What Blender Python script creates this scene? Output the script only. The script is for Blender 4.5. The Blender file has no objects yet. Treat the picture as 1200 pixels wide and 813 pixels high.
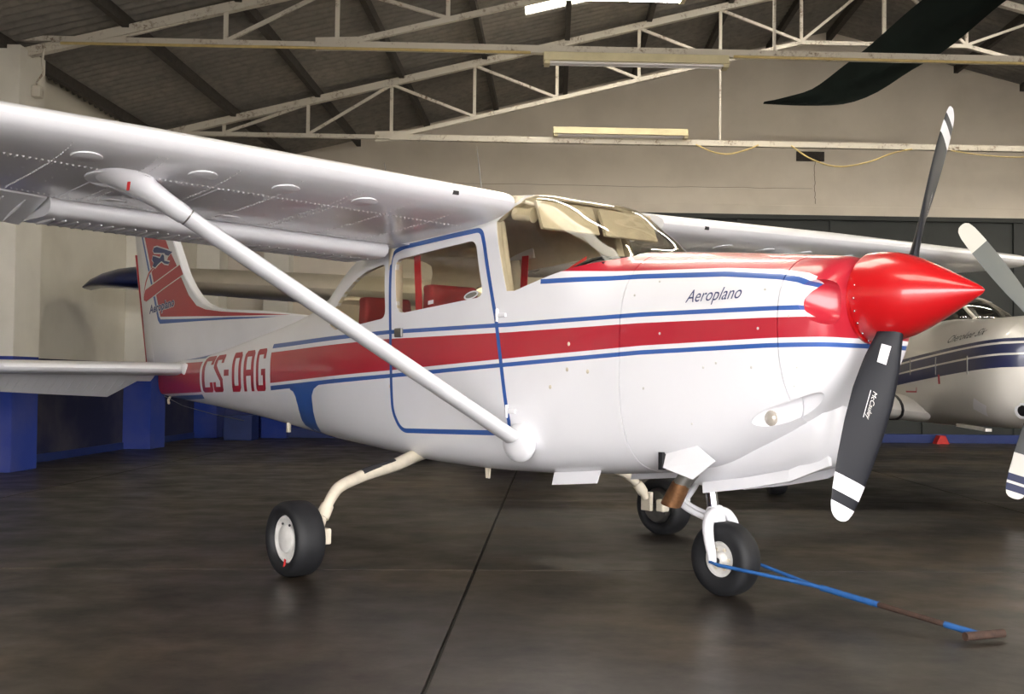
import bpy, bmesh, math, random
from mathutils import Vector, Matrix, noise
from math import sin, cos, pi, radians, tan, atan2, sqrt
random.seed(7)
C = bpy.context.scene.collection
SC = bpy.context.scene

# ---------------------------------------------------------------- camera, sky, exposure
F_PX, CAM_H, HORIZON, ROLL = 1330.0, 1.05, 446.0, radians(0.6)
cam_data = bpy.data.cameras.new('camera')
cam_data.sensor_fit = 'HORIZONTAL'
cam_data.sensor_width = 36.0
cam_data.lens = F_PX / 1200.0 * 36.0
cam_data.clip_start = 0.05
cam = bpy.data.objects.new('camera', cam_data)
C.objects.link(cam)
pitch = math.atan((HORIZON - 406.5) / F_PX)
cam.matrix_world = (Matrix.Translation((0, 0, CAM_H)) @ Matrix.Rotation(radians(90) + pitch, 4, 'X')
                    @ Matrix.Rotation(ROLL, 4, 'Z'))
SC.camera = cam

world = bpy.data.worlds.new('overcast_sky')
SC.world = world
world.use_nodes = True
bg = world.node_tree.nodes['Background']
bg.inputs['Color'].default_value = (1.0, 0.965, 0.95, 1)
bg.inputs['Strength'].default_value = 6.0

SC.view_settings.view_transform = 'Standard'
SC.view_settings.look = 'None'
SC.view_settings.exposure = 1.25
SC.view_settings.gamma = 1.0
SC.view_settings.use_curve_mapping = False

# ---------------------------------------------------------------- materials
def lin(c):
    c /= 255.0
    return c / 12.92 if c <= 0.04045 else ((c + 0.055) / 1.055) ** 2.4
def rgb(r, g, b):
    return (lin(r), lin(g), lin(b), 1.0)
WHITE = rgb(231, 231, 235)
RED = rgb(176, 28, 48)
BLUE = rgb(52, 92, 165)
NAVY = rgb(22, 32, 72)

class NT:
    """small helper around a material's node tree"""
    def __init__(s, name):
        s.m = bpy.data.materials.new(name)
        s.m.use_nodes = True
        s.t = s.m.node_tree
        s.b = s.t.nodes['Principled BSDF']
        s.out = s.t.nodes['Material Output']
    def n(s, kind, **kw):
        nd = s.t.nodes.new(kind)
        for k, v in kw.items():
            setattr(nd, k, v)
        return nd
    def put(s, sock, v):
        if isinstance(v, bpy.types.NodeSocket):
            s.t.links.new(v, sock)
        elif v is not None:
            sock.default_value = v
    def math(s, op, a, b=None, c=None):
        nd = s.n('ShaderNodeMath', operation=op)
        s.put(nd.inputs[0], a)
        if b is not None: s.put(nd.inputs[1], b)
        if c is not None: s.put(nd.inputs[2], c)
        return nd.outputs[0]
    def gt(s, a, b): return s.math('GREATER_THAN', a, b)
    def lt(s, a, b): return s.math('LESS_THAN', a, b)
    def mul(s, a, b): return s.math('MULTIPLY', a, b)
    def add(s, a, b): return s.math('ADD', a, b)
    def sub(s, a, b): return s.math('SUBTRACT', a, b)
    def max(s, a, b): return s.math('MAXIMUM', a, b)
    def mix(s, fac, a, b, blend='MIX'):
        nd = s.n('ShaderNodeMix', data_type='RGBA', blend_type=blend)
        s.put(nd.inputs[0], fac); s.put(nd.inputs[6], a); s.put(nd.inputs[7], b)
        return nd.outputs[2]
    def obj(s):
        return s.n('ShaderNodeTexCoord').outputs['Object']
    def xyz(s, v=None):
        nd = s.n('ShaderNodeSeparateXYZ')
        s.put(nd.inputs[0], v if v is not None else s.obj())
        return nd.outputs
    def noise(s, scale, detail=4, rough=.55, vec=None, stretch=None):
        v = vec if vec is not None else s.obj()
        if stretch:
            mp = s.n('ShaderNodeMapping'); s.put(mp.inputs['Vector'], v)
            mp.inputs['Scale'].default_value = stretch; v = mp.outputs[0]
        nd = s.n('ShaderNodeTexNoise')
        s.put(nd.inputs['Vector'], v)
        nd.inputs['Scale'].default_value = scale
        nd.inputs['Detail'].default_value = detail
        nd.inputs['Roughness'].default_value = rough
        return nd.outputs['Fac']
    def ramp(s, fac, stops):
        nd = s.n('ShaderNodeValToRGB')
        cr = nd.color_ramp
        while len(cr.elements) < len(stops): cr.elements.new(0.5)
        for e, (p, c) in zip(cr.elements, stops):
            e.position = p
            e.color = c if hasattr(c, '__len__') else (c, c, c, 1)
        s.put(nd.inputs[0], fac)
        return nd.outputs[0]
    def curve(s, x, pts, x0=-7.0, x1=1.5, zs=2.5):
        """z(x) through pts, for x in [x0,x1] and z in [0,zs]"""
        f = s.math('DIVIDE', s.sub(x, x0), x1 - x0)
        nd = s.n('ShaderNodeFloatCurve')
        cu = nd.mapping.curves[0]
        pts = sorted(pts)
        full = [(x0, pts[0][1])] + pts + [(x1, pts[-1][1])]
        full = [((a - x0) / (x1 - x0), b / zs) for a, b in full]
        cu.points[0].location = full[0]
        cu.points[1].location = full[-1]
        for p in full[1:-1]: cu.points.new(*p)
        for p in cu.points: p.handle_type = 'VECTOR'
        nd.mapping.update()
        s.put(nd.inputs['Value'], f)
        return s.mul(nd.outputs[0], zs)
    def bump(s, h, strength, dist):
        nd = s.n('ShaderNodeBump')
        nd.inputs['Strength'].default_value = strength
        nd.inputs['Distance'].default_value = dist
        s.put(nd.inputs['Height'], h)
        s.t.links.new(nd.outputs[0], s.b.inputs['Normal'])
    def fin(s, col=None, rough=None, metal=None, coat=None, spec=None):
        for k, v in (('Base Color', col), ('Roughness', rough), ('Metallic', metal), ('Coat Weight', coat), ('Specular IOR Level', spec)):
            if v is not None: s.put(s.b.inputs[k], v)
        return s.m

def simple(name, col, rough=.5, metal=0., coat=0., var=.06, scale=6., spec=None, bump=0., bscale=80.):
    t = NT(name)
    dark = tuple(c * (1 - var * 2.2) for c in col[:3]) + (1,)
    t.fin(t.mix(t.ramp(t.noise(scale), [(.35, 0.), (.75, 1.)]), col, dark), rough, metal, coat, spec)
    if bump: t.bump(t.noise(bscale, 3), bump, .004)
    if coat: t.b.inputs['Coat Roughness'].default_value = .06
    return t.m

M = {}
M['white'] = simple('white_gloss_paint', WHITE, .32, 0, .5, .03, 2.5)
M['red'] = simple('red_gloss_paint', rgb(190, 20, 26), .28, 0, .6, .03, 3)
M['red_decal'] = simple('red_vinyl', RED, .35, 0, .3, .04, 3)
M['blue_decal'] = simple('blue_vinyl', BLUE, .4, 0, .2, .04, 3)
M['navy_decal'] = simple('navy_vinyl', rgb(38, 52, 112), .4, 0, .1, .02, 3)
M['ink'] = simple('grey_blue_lettering', rgb(66, 72, 112), .5, 0, 0, .02, 3)
M['white_decal'] = simple('white_vinyl', rgb(222, 220, 222), .45, 0, .1, .03, 5)
M['cream'] = simple('yellowed_cream_paint', rgb(214, 205, 186), .45, 0, .1, .08, 14)
M['tyre'] = simple('black_rubber', rgb(17, 18, 22), .65, 0, 0, .14, 9, bump=.15, bscale=60)
M['hub'] = simple('chalky_white_wheel_paint', rgb(212, 210, 206), .45, 0, .1, .08, 18)
M['chrome'] = simple('polished_steel', rgb(200, 202, 205), .18, 1., 0, .05, 20)
M['steel'] = simple('dull_steel', rgb(140, 138, 134), .45, .9, 0, .1, 20)
M['exhaust'] = simple('heat_stained_steel', rgb(138, 98, 66), .5, .8, 0, .3, 26, bump=.2, bscale=40)
M['black'] = simple('matt_black', rgb(22, 22, 26), .5, 0, 0, .08, 12)
M['tread'] = simple('black_anti_slip_tape', rgb(38, 38, 42), .9, 0, 0, .1, 30, bump=.3, bscale=220)
M['red_seat'] = simple('dark_red_upholstery', rgb(150, 20, 30), .75, 0, 0, .12, 10, bump=.2, bscale=120)
M['red_belt'] = simple('red_webbing', rgb(214, 34, 48), .7, 0, 0, .06, 30)
M['beige'] = simple('beige_cabin_trim', rgb(216, 204, 180), .7, 0, 0, .08, 8)
M['grey_trim'] = simple('grey_cabin_trim', rgb(120, 116, 108), .75, 0, 0, .1, 8)
M['dark_panel'] = simple('dark_grey_instrument_panel', rgb(44, 44, 48), .6, 0, 0, .1, 12)
M['navy'] = simple('navy_gloss_paint', NAVY, .3, 0, .5, .06, 4)
M['grey_blade'] = simple('grey_green_blade_paint', rgb(118, 124, 122), .45, 0, .1, .12, 8)
M['tow_blue'] = simple('chipped_blue_enamel', rgb(36, 88, 150), .5, 0, .1, .16, 22)
M['rust'] = simple('rusty_brown_steel', rgb(72, 52, 42), .8, .2, 0, .3, 26, bump=.3, bscale=90)
M['cable'] = simple('yellowed_cable_sheath', rgb(200, 178, 120), .6, 0, 0, .1, 20)
M['batten'] = simple('yellowed_enamel', rgb(206, 196, 160), .5, 0, .1, .08, 6)
M['tag'] = simple('red_ribbon', rgb(200, 40, 40), .7, 0, 0, .1, 30)
M['cloth'] = simple('dark_green_cloth', rgb(20, 34, 30), .9, 0, 0, .2, 3, bump=.25, bscale=14)
M['chock'] = simple('red_painted_wood', rgb(176, 30, 24), .6, 0, 0, .12, 16)
M['seal'] = simple('black_rubber_seal', rgb(20, 20, 24), .6)
M['bare'] = simple('polished_bare_metal', rgb(216, 206, 188), .36, .6, 0, .06, 3)
M['silver'] = simple('worn_silver_white_paint', rgb(208, 204, 196), .38, 0, .3, .06, 2.5)
M['dusty_white'] = simple('dusty_white_paint', rgb(205, 196, 180), .4, 0, .2, .08, 3)

def glass_mat(name, tint, refl=1.0):
    t = NT(name)
    tr = t.n('ShaderNodeBsdfTransparent'); tr.inputs[0].default_value = tint
    gl = t.n('ShaderNodeBsdfGlossy'); gl.inputs['Roughness'].default_value = .03
    fr = t.n('ShaderNodeFresnel'); fr.inputs['IOR'].default_value = 1.49
    mx = t.n('ShaderNodeMixShader')
    front = t.sub(1.0, t.n('ShaderNodeNewGeometry').outputs['Backfacing'])
    t.put(mx.inputs[0], t.mul(t.mul(fr.outputs[0], refl), front))
    t.t.links.new(tr.outputs[0], mx.inputs[1]); t.t.links.new(gl.outputs[0], mx.inputs[2])
    t.t.links.new(mx.outputs[0], t.out.inputs[0])
    return t.m
M['glass'] = glass_mat('cabin_perspex', (.93, .92, .88, 1))
M['glass_b'] = glass_mat('smoked_perspex', (.7, .7, .68, 1))
def emit_mat(name, col, s):
    t = NT(name)
    t.b.inputs['Base Color'].default_value = (.8, .8, .8, 1)
    t.b.inputs['Emission Color'].default_value = col
    t.b.inputs['Emission Strength'].default_value = s
    return t.m
M['fill_tube'] = emit_mat('added_fill_light_tube', (1, .93, .82, 1), 62.)
M['lamp_glass'] = simple('clear_lamp_lens', rgb(196, 188, 176), .1, .2, .8, .1, 30)

# livery of the main aeroplane, painted along its sides (object space = aeroplane axes)
RT = [(-6.6, 1.17), (-5.5, 1.187), (-3.82, 1.244), (-1.91, 1.300), (-.716, 1.311), (.18, 1.333), (.885, 1.336), (1.1, 1.336)]
RB = [(-6.6, .885), (-5.5, .920), (-3.82, 1.013), (-1.91, 1.105), (-.716, 1.172), (.18, 1.224), (.885, 1.247), (1.1, 1.25)]
BT = [(-.55, 1.585), (-.47, 1.582), (.11, 1.578), (.62, 1.559), (.92, 1.528), (1.0, 1.512), (1.06, 1.490), (1.1, 1.465)]
RL = [(-.43, 1.602), (-.367, 1.617), (.093, 1.597), (.6, 1.578), (.904, 1.551), (1.036, 1.527), (1.1, 1.50)]
def livery():
    t = NT('white_paint_with_red_and_blue_stripes')
    x, y, z = t.xyz()
    rt, rb, bt, rl = t.curve(x, RT), t.curve(x, RB), t.curve(x, BT), t.curve(x, RL)
    th = t.curve(x, [(-5.6, .038), (-3.8, .034), (-1.9, .024), (.9, .020)])
    gap = t.mul(t.gt(x, -5.42), t.lt(x, -3.80))
    ok = t.sub(1.0, gap)
    red = t.mul(t.mul(t.lt(z, rt), t.gt(z, rb)), ok)
    def band(lo, hi): return t.mul(t.gt(z, lo), t.lt(z, hi))
    b1 = t.add(rt, .030)
    blue = t.max(band(b1, t.add(b1, th)), band(t.sub(t.sub(rb, .022), th), t.sub(rb, .022)))
    blue = t.mul(blue, ok)
    blue = t.max(blue, t.mul(band(t.sub(bt, .025), bt), t.mul(t.gt(x, -.50), t.gt(y, -2))))
    red = t.max(red, t.mul(t.gt(z, rl), t.gt(x, -.43)))
    ex = t.math('DIVIDE', t.sub(x, 1.20), .175); ez = t.math('DIVIDE', t.sub(z, 1.405), .106)
    red = t.max(red, t.lt(t.add(t.mul(ex, ex), t.mul(ez, ez)), 1.0))
    red = t.max(red, t.mul(t.gt(x, 1.078), t.gt(z, 1.25)))
    c = t.mix(blue, WHITE, BLUE)
    c = t.mix(red, c, RED)
    dirt = t.ramp(t.noise(1.6, 5), [(.45, 0.), (.8, 1.)])
    c = t.mix(t.mul(dirt, .10), c, rgb(150, 140, 126))
    t.fin(c, .33, 0, .5)
    t.b.inputs['Coat Roughness'].default_value = .07
    return t.m
M['livery'] = livery()

def banded(name, bands, rough=.4, axis=0):
    """bands: [(limit, colour), ...] by |object coordinate|"""
    t = NT(name)
    v = t.math('ABSOLUTE', t.xyz()[axis])
    c = bands[0][1]
    for lim, col in bands[1:]:
        c = t.mix(t.gt(v, lim), c, col)
    return t.fin(c, .5, 0, 0, .35)
BLK = rgb(17, 19, 27)
M['blade'] = banded('black_blade_with_white_tip_bands', [(0, BLK), (.835, rgb(220, 220, 224)), (.905, BLK), (.950, rgb(220, 220, 224))])
M['blade_w'] = banded('grey_blade_with_white_tip', [(0, rgb(110, 114, 112)), (.985, rgb(215, 214, 206))])
M['blade_s'] = banded('white_blade_tip_with_dark_bands', [(0, rgb(70, 72, 74)), (.86, rgb(205, 202, 196)), (1.02, NAVY), (1.075, rgb(215, 212, 206)), (1.095, NAVY), (1.15, rgb(215, 212, 206))])

def navy_livery():
    t = NT('silver_white_paint_with_navy_stripes')
    x, y, z = t.xyz()
    s = t.sub(z, t.mul(x, .075))
    def band(lo, hi): return t.mul(t.gt(s, lo), t.lt(s, hi))
    m = t.max(band(1.405, 1.432), t.max(band(1.315, 1.388), band(1.205, 1.30)))
    c = t.mix(m, rgb(206, 202, 194), NAVY)
    c = t.mix(t.mul(t.ramp(t.noise(1.4, 5), [(.4, 0.), (.8, 1.)]), .15), c, rgb(130, 122, 110))
    t.fin(c, .36, 0, .4)
    return t.m
M['navy_livery'] = navy_livery()

# hangar surfaces
def floor_mat():
    t = NT('polished_dark_concrete')
    o = t.obj()
    n1 = t.noise(.5, 6, .6, o, (1.0, 1.2, 1)); n2 = t.noise(2.2, 8, .62, o, (1.0, 1.1, 1)); n3 = t.noise(40, 4, .6, o)
    c = t.ramp(n1, [(.34, rgb(30, 27, 24)), (.50, rgb(50, 43, 35)), (.66, rgb(80, 68, 53))])
    c = t.mix(t.ramp(n2, [(.44, 0.), (.68, 1.)]), c, rgb(28, 27, 27))
    c = t.mix(t.mul(t.ramp(n3, [(.55, 0.), (.75, 1.)]), .25), c, rgb(84, 76, 66))
    t.fin(c, t.ramp(n2, [(.3, .28), (.7, .50)]), 0, 0, .36)
    t.bump(t.add(t.mul(n2, .5), t.mul(n3, .25)), .10, .008)
    return t.m
M['floor'] = floor_mat()
def sky_sheet():
    t = NT('clear_ribbed_roof_sheet')
    tr = t.n('ShaderNodeBsdfTransparent'); tr.inputs[0].default_value = (.86, .84, .78, 1)
    tl = t.n('ShaderNodeBsdfTranslucent'); tl.inputs[0].default_value = (.8, .78, .7, 1)
    mx = t.n('ShaderNodeMixShader'); mx.inputs[0].default_value = .3
    t.t.links.new(tr.outputs[0], mx.inputs[1]); t.t.links.new(tl.outputs[0], mx.inputs[2]); t.t.links.new(mx.outputs[0], t.out.inputs[0])
    return t.m
M['skylight'] = sky_sheet()
M['apron'] = simple('pale_outdoor_concrete', rgb(150, 146, 138), .9, 0, 0, .1, .5)
M['joint'] = simple('tar_filled_joint', rgb(32, 29, 26), .8, 0, 0, .2, 20)
def roof_mat():
    t = NT('grey_corrugated_fibre_cement')
    n1 = t.noise(.8, 5); n2 = t.noise(9, 4)
    c = t.ramp(n1, [(.3, rgb(112, 109, 105)), (.7, rgb(140, 134, 126))])
    c = t.mix(t.mul(t.ramp(n2, [(.45, 0.), (.75, 1.)]), .5), c, rgb(82, 79, 76))
    t.fin(c, .9); return t.m
M['roof'] = roof_mat()
def wall_mat(name, top, low, h, other=None):
    t = NT(name)
    z = t.xyz()[2]
    n = t.noise(1.2, 6); g = t.noise(70, 3)
    c = t.mix(t.gt(z, h), low, top)
    c = t.mix(t.mul(t.ramp(n, [(.42, 0.), (.75, 1.)]), .22), c, rgb(132, 122, 108))
    t.fin(c, .85); t.bump(g, .25, .004)
    return t.m
BEIGE = rgb(205, 196, 180)
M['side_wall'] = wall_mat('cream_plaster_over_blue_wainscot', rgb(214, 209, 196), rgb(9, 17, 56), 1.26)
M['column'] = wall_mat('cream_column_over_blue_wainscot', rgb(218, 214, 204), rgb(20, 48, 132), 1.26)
M['back_wall'] = wall_mat('beige_plaster', rgb(206, 197, 184), rgb(20, 42, 112), 1.26)
M['door_green'] = simple('dark_green_door_paint', rgb(22, 28, 26), .6, 0, 0, .2, 4)
M['base_blue'] = simple('blue_base_paint', rgb(24, 44, 104), .6, 0, 0, .1, 4)
def truss_mat():
    t = NT('white_painted_steel_with_rust')
    n = t.noise(5, 6, .7); m = t.noise(26, 4, .7)
    f = t.mul(t.ramp(n, [(.50, 0.), (.66, 1.)]), t.ramp(m, [(.45, 0.), (.6, 1.)]))
    c = t.mix(f, rgb(198, 192, 180), rgb(96, 70, 48))
    t.fin(c, .6); return t.m
M['truss'] = truss_mat()
M['purlin'] = simple('dark_timber_purlin', rgb(64, 59, 54), .8, 0, 0, .2, 12)
M['crack'] = simple('dark_plaster_crack', rgb(126, 116, 102), .9)
M['vent'] = simple('dark_vent_void', rgb(60, 54, 50), .9, 0, 0, .3, 30)

# ---------------------------------------------------------------- geometry helpers: every one gives (verts, faces)
def cat(*gs):
    V, Fs = [], []
    for v, f in gs:
        k = len(V); V += [tuple(p) for p in v]; Fs += [tuple(i + k for i in q) for q in f]
    return V, Fs
def xf(g, m):
    return [tuple(m @ Vector(p)) for p in g[0]], g[1]
def mirror(g):
    return [(p[0], -p[1], p[2]) for p in g[0]], [tuple(reversed(f)) for f in g[1]]
def loft(rings, caps=(True, True), closed=True):
    n = len(rings[0]); V = [tuple(p) for r in rings for p in r]; Fs = []
    for i in range(len(rings) - 1):
        for j in range(n if closed else n - 1):
            k = (j + 1) % n
            Fs.append((i*n+j, i*n+k, (i+1)*n+k, (i+1)*n+j))
    if closed and caps[0]: Fs.append(tuple(reversed(range(n))))
    if closed and caps[1]: Fs.append(tuple((len(rings)-1)*n + j for j in range(n)))
    return V, Fs
def frames(path):
    P = [Vector(p) for p in path]; T = []
    for i in range(len(P)):
        a = P[max(0, i-1)]; b = P[min(len(P)-1, i+1)]
        T.append((b - a).normalized())
    up = Vector((0, 0, 1))
    if abs(T[0].dot(up)) > .9: up = Vector((1, 0, 0))
    u = (up - T[0] * up.dot(T[0])).normalized(); U = [u]
    for i in range(1, len(P)):
        u = (U[-1] - T[i] * U[-1].dot(T[i])).normalized(); U.append(u)
    return P, T, U
def tube(path, r, n=12, caps=(True, True)):
    P, T, U = frames(path)
    if not hasattr(r, '__len__'): r = [r] * len(P)
    rings = []
    for p, t, u, rr in zip(P, T, U, r):
        w = t.cross(u)
        a, b = rr if hasattr(rr, '__len__') else (rr, rr)
        rings.append([p + u * (a * cos(2*pi*k/n)) + w * (b * sin(2*pi*k/n)) for k in range(n)])
    return loft(rings, caps)
def ellipse_loft(items, n=20):
    """items: (centre, vecA, vecB) -> elliptical rings"""
    rings = []
    for c, a, b in items:
        c, a, b = Vector(c), Vector(a), Vector(b)
        rings.append([c + a * cos(2*pi*k/n) + b * sin(2*pi*k/n) for k in range(n)])
    return loft(rings)
def lathe(profile, o=(0, 0, 0), d=(1, 0, 0), n=32, caps=(True, True)):
    o, d = Vector(o), Vector(d).normalized()
    up = Vector((0, 0, 1)) if abs(d.z) < .9 else Vector((1, 0, 0))
    u = (up - d * up.dot(d)).normalized(); w = d.cross(u)
    return loft([[o + d * t + u * (r * cos(2*pi*k/n)) + w * (r * sin(2*pi*k/n)) for k in range(n)] for t, r in profile], caps)
def box(c, s, rot=None):
    x, y, z = s[0]/2, s[1]/2, s[2]/2
    V = [(a*x, b*y, d*z) for a in (-1, 1) for b in (-1, 1) for d in (-1, 1)]
    Fs = [(0, 1, 3, 2), (4, 6, 7, 5), (0, 4, 5, 1), (2, 3, 7, 6), (0, 2, 6, 4), (1, 5, 7, 3)]
    m = Matrix.Translation(c) @ (rot.to_4x4() if rot is not None else Matrix.Identity(4))
    return xf((V, Fs), m)
def bar(a, b, w, h, up=(0, 0, 1)):
    """rectangular bar between two points"""
    a, b = Vector(a), Vector(b); t = (b - a).normalized(); up = Vector(up)
    if abs(t.dot(up)) > .97: up = Vector((1, 0, 0))
    u = (up - t * up.dot(t)).normalized(); s = t.cross(u)
    V = [p + s * (i*w/2) + u * (j*h/2) for p in (a, b) for i, j in ((-1, -1), (1, -1), (1, 1), (-1, 1))]
    return [tuple(p) for p in V], [(3, 2, 1, 0), (4, 5, 6, 7), (0, 1, 5, 4), (1, 2, 6, 5), (2, 3, 7, 6), (3, 0, 4, 7)]
def ball(c, r, nu=20, nv=12):
    if not hasattr(r, '__len__'): r = (r, r, r)
    V = [(c[0], c[1], c[2] - r[2])]; Fs = []
    for i in range(1, nv):
        a = -pi/2 + pi*i/nv
        for j in range(nu):
            b = 2*pi*j/nu
            V.append((c[0]+r[0]*cos(a)*cos(b), c[1]+r[1]*cos(a)*sin(b), c[2]+r[2]*sin(a)))
    V.append((c[0], c[1], c[2]+r[2])); last = len(V)-1
    for j in range(nu):
        k = (j+1) % nu
        Fs.append((0, 1+k, 1+j)); Fs.append((last, last-nu+j, last-nu+k))
        for i in range(nv-2): Fs.append((1+i*nu+j, 1+i*nu+k, 1+(i+1)*nu+k, 1+(i+1)*nu+j))
    return V, Fs
def prism_y(poly, y0, y1):
    """polygon in x,z extruded along y"""
    n = len(poly)
    V = [(a, y0, b) for a, b in poly] + [(a, y1, b) for a, b in poly]
    return V, [tuple(range(n)), tuple(reversed(range(n, 2*n)))] + [(i, i+n, (i+1) % n + n, (i+1) % n) for i in range(n)]
def round_poly(pts, r, k=6):
    out = []; n = len(pts)
    rr = r if hasattr(r, '__len__') else [r]*n
    for i in range(n):
        p = Vector(pts[i]); a = Vector(pts[i-1]); b = Vector(pts[(i+1) % n])
        da, db = (a-p), (b-p); l = min(rr[i], da.length*.48, db.length*.48)
        s, e = p + da.normalized()*l, p + db.normalized()*l
        for j in range(k+1):
            t = j/k
            q = s*(1-t)**2 + p*(2*t*(1-t)) + e*t*t
            out.append((q.x, q.y))
    return out
def spline(pts, k=8):
    P = [Vector(p) for p in pts]; out = []
    for i in range(len(P)-1):
        p0, p1, p2, p3 = P[max(0, i-1)], P[i], P[i+1], P[min(len(P)-1, i+2)]
        for j in range(k):
            t = j/k
            out.append(.5*((2*p1) + (p2-p0)*t + (2*p0-5*p1+4*p2-p3)*t*t + (3*p1-p0-3*p2+p3)*t**3))
    out.append(P[-1]); return [tuple(p) for p in out]

def mk(name, g, mat, parent=None, smooth=True, angle=38, bevel=0., loc=None, rotz=None, recalc=True):
    me = bpy.data.meshes.new(name)
    me.from_pydata([tuple(v) for v in g[0]], [], g[1])
    bm = bmesh.new(); bm.from_mesh(me)
    if recalc: bmesh.ops.recalc_face_normals(bm, faces=bm.faces)
    if bevel:
        ed = [e for e in bm.edges if len(e.link_faces) == 2 and e.calc_face_angle(0) > radians(30)]
        bmesh.ops.bevel(bm, geom=ed, offset=bevel, segments=3, profile=.6, affect='EDGES', clamp_overlap=True)
    bm.to_mesh(me); bm.free()
    if smooth:
        for p in me.polygons: p.use_smooth = True
        me.set_sharp_from_angle(angle=radians(angle))
    o = bpy.data.objects.new(name, me)
    if mat: me.materials.append(M[mat] if isinstance(mat, str) else mat)
    C.objects.link(o)
    if parent: o.parent = parent
    if loc: o.location = loc
    if rotz is not None: o.rotation_euler = (0, 0, rotz)
    return o
def empty(name, loc=(0, 0, 0), rotz=0.):
    o = bpy.data.objects.new(name, None); C.objects.link(o)
    o.location = loc; o.rotation_euler = (0, 0, rotz); o.empty_display_size = .2
    return o
def tag(o, label=None, cat_=None, group=None, kind=None):
    for k, v in (('label', label), ('category', cat_), ('group', group), ('kind', kind)):
        if v: o[k] = v
    return o
def boolean(o, g, op):
    c = mk('cutter', g, None, o.parent, smooth=False)
    md = o.modifiers.new('b', 'BOOLEAN'); md.operation = op; md.object = c; md.solver = 'EXACT'
    dg = bpy.context.evaluated_depsgraph_get()
    me = bpy.data.meshes.new_from_object(o.evaluated_get(dg))
    o.modifiers.clear()
    old = o.data; o.data = me
    bpy.data.meshes.remove(old)
    cm = c.data; bpy.data.objects.remove(c); bpy.data.meshes.remove(cm)
    return o
def finish(o, angle=34):
    for p in o.data.polygons: p.use_smooth = True
    o.data.set_sharp_from_angle(angle=radians(angle))

# text as a flat mesh in its own x (reading direction) / y (up) plane
def text_geo(s, size, shear=0., xscale=1., res=4, maxedge=None, bold=0.):
    cu = bpy.data.curves.new('txt', 'FONT'); cu.body = s; cu.size = size; cu.shear = shear
    cu.resolution_u = res; cu.offset = bold
    o = bpy.data.objects.new('txt', cu); C.objects.link(o)
    me = bpy.data.meshes.new_from_object(o.evaluated_get(bpy.context.evaluated_depsgraph_get()))
    bm = bmesh.new(); bm.from_mesh(me)
    bmesh.ops.remove_doubles(bm, verts=bm.verts, dist=1e-5)
    bmesh.ops.triangulate(bm, faces=bm.faces)
    if maxedge:
        for _ in range(5):
            ed = [e for e in bm.edges if e.calc_length() > maxedge]
            if not ed: break
            bmesh.ops.subdivide_edges(bm, edges=ed, cuts=1)
            bmesh.ops.triangulate(bm, faces=bm.faces)
    V = [(v.co.x * xscale, v.co.y) for v in bm.verts]
    bm.verts.index_update()
    Fs = [tuple(v.index for v in f.verts) for f in bm.faces]
    bm.free(); bpy.data.meshes.remove(me); bpy.data.objects.remove(o); bpy.data.curves.remove(cu)
    x0 = min(v[0] for v in V); x1 = max(v[0] for v in V)
    return [(v[0]-x0, v[1]) for v in V], Fs, x1-x0
def fill_poly(poly, holes=(), maxedge=None):
    bm = bmesh.new(); ed = []
    for p in [poly, *holes]:
        vs = [bm.verts.new((a, b, 0)) for a, b in p]
        for i in range(len(vs)): ed.append(bm.edges.new((vs[i], vs[(i+1) % len(vs)])))
    bmesh.ops.triangle_fill(bm, edges=ed, use_beauty=True)
    if maxedge:
        for _ in range(6):
            e2 = [e for e in bm.edges if e.calc_length() > maxedge]
            if not e2: break
            bmesh.ops.subdivide_edges(bm, edges=e2, cuts=1)
            bmesh.ops.triangulate(bm, faces=bm.faces)
    bm.verts.index_update()
    V = [(v.co.x, v.co.y) for v in bm.verts]; Fs = [tuple(v.index for v in f.verts) for f in bm.faces]
    bm.free(); return V, Fs

# ---------------------------------------------------------------- the hangar (l across, d deep, z up)
HD = Vector((.0375, .9993)); HL = Vector((.9992, .04))
def H(l, d, z): return (HL.x*l + HD.x*d, HL.y*l + HD.y*d, z)
def Hbox(l0, l1, d0, d1, z0, z1):
    V = [H(l, d, z) for l in (l0, l1) for d in (d0, d1) for z in (z0, z1)]
    return V, [(0, 1, 3, 2), (4, 6, 7, 5), (0, 4, 5, 1), (2, 3, 7, 6), (0, 2, 6, 4), (1, 5, 7, 3)]
LW, RW, BACK, FRONT, LC = -6.27, 16.27, 20.5, -3.0, 5.0
def z_raf(l): return 4.74 + .252 * ((l if l < LC else 2*LC - l) + 5.47)

def structure(o, kind='structure'):
    o['kind'] = kind; return o
# floor: base slab plus the concrete bays, joints recessed between them
fl = structure(mk('floor', Hbox(LW-1, RW+1, -9, BACK+.6, -.4, -.02), 'joint', smooth=False))
ls = [LW-1, -4.75, -.43, 3.9, 8.2, 12.5, RW+1]; ds = [-9, -5.3, -1.4, 2.5, 6.34, 10.05, 13.9, 17.7, BACK+.6]
for i in range(len(ls)-1):
    for j in range(len(ds)-1):
        g = .008
        b = mk('concrete_slab', Hbox(ls[i]+g, ls[i+1]-g, ds[j]+.006, ds[j+1]-.006, -.05, 0), 'floor', fl, smooth=False, bevel=.004)

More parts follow.
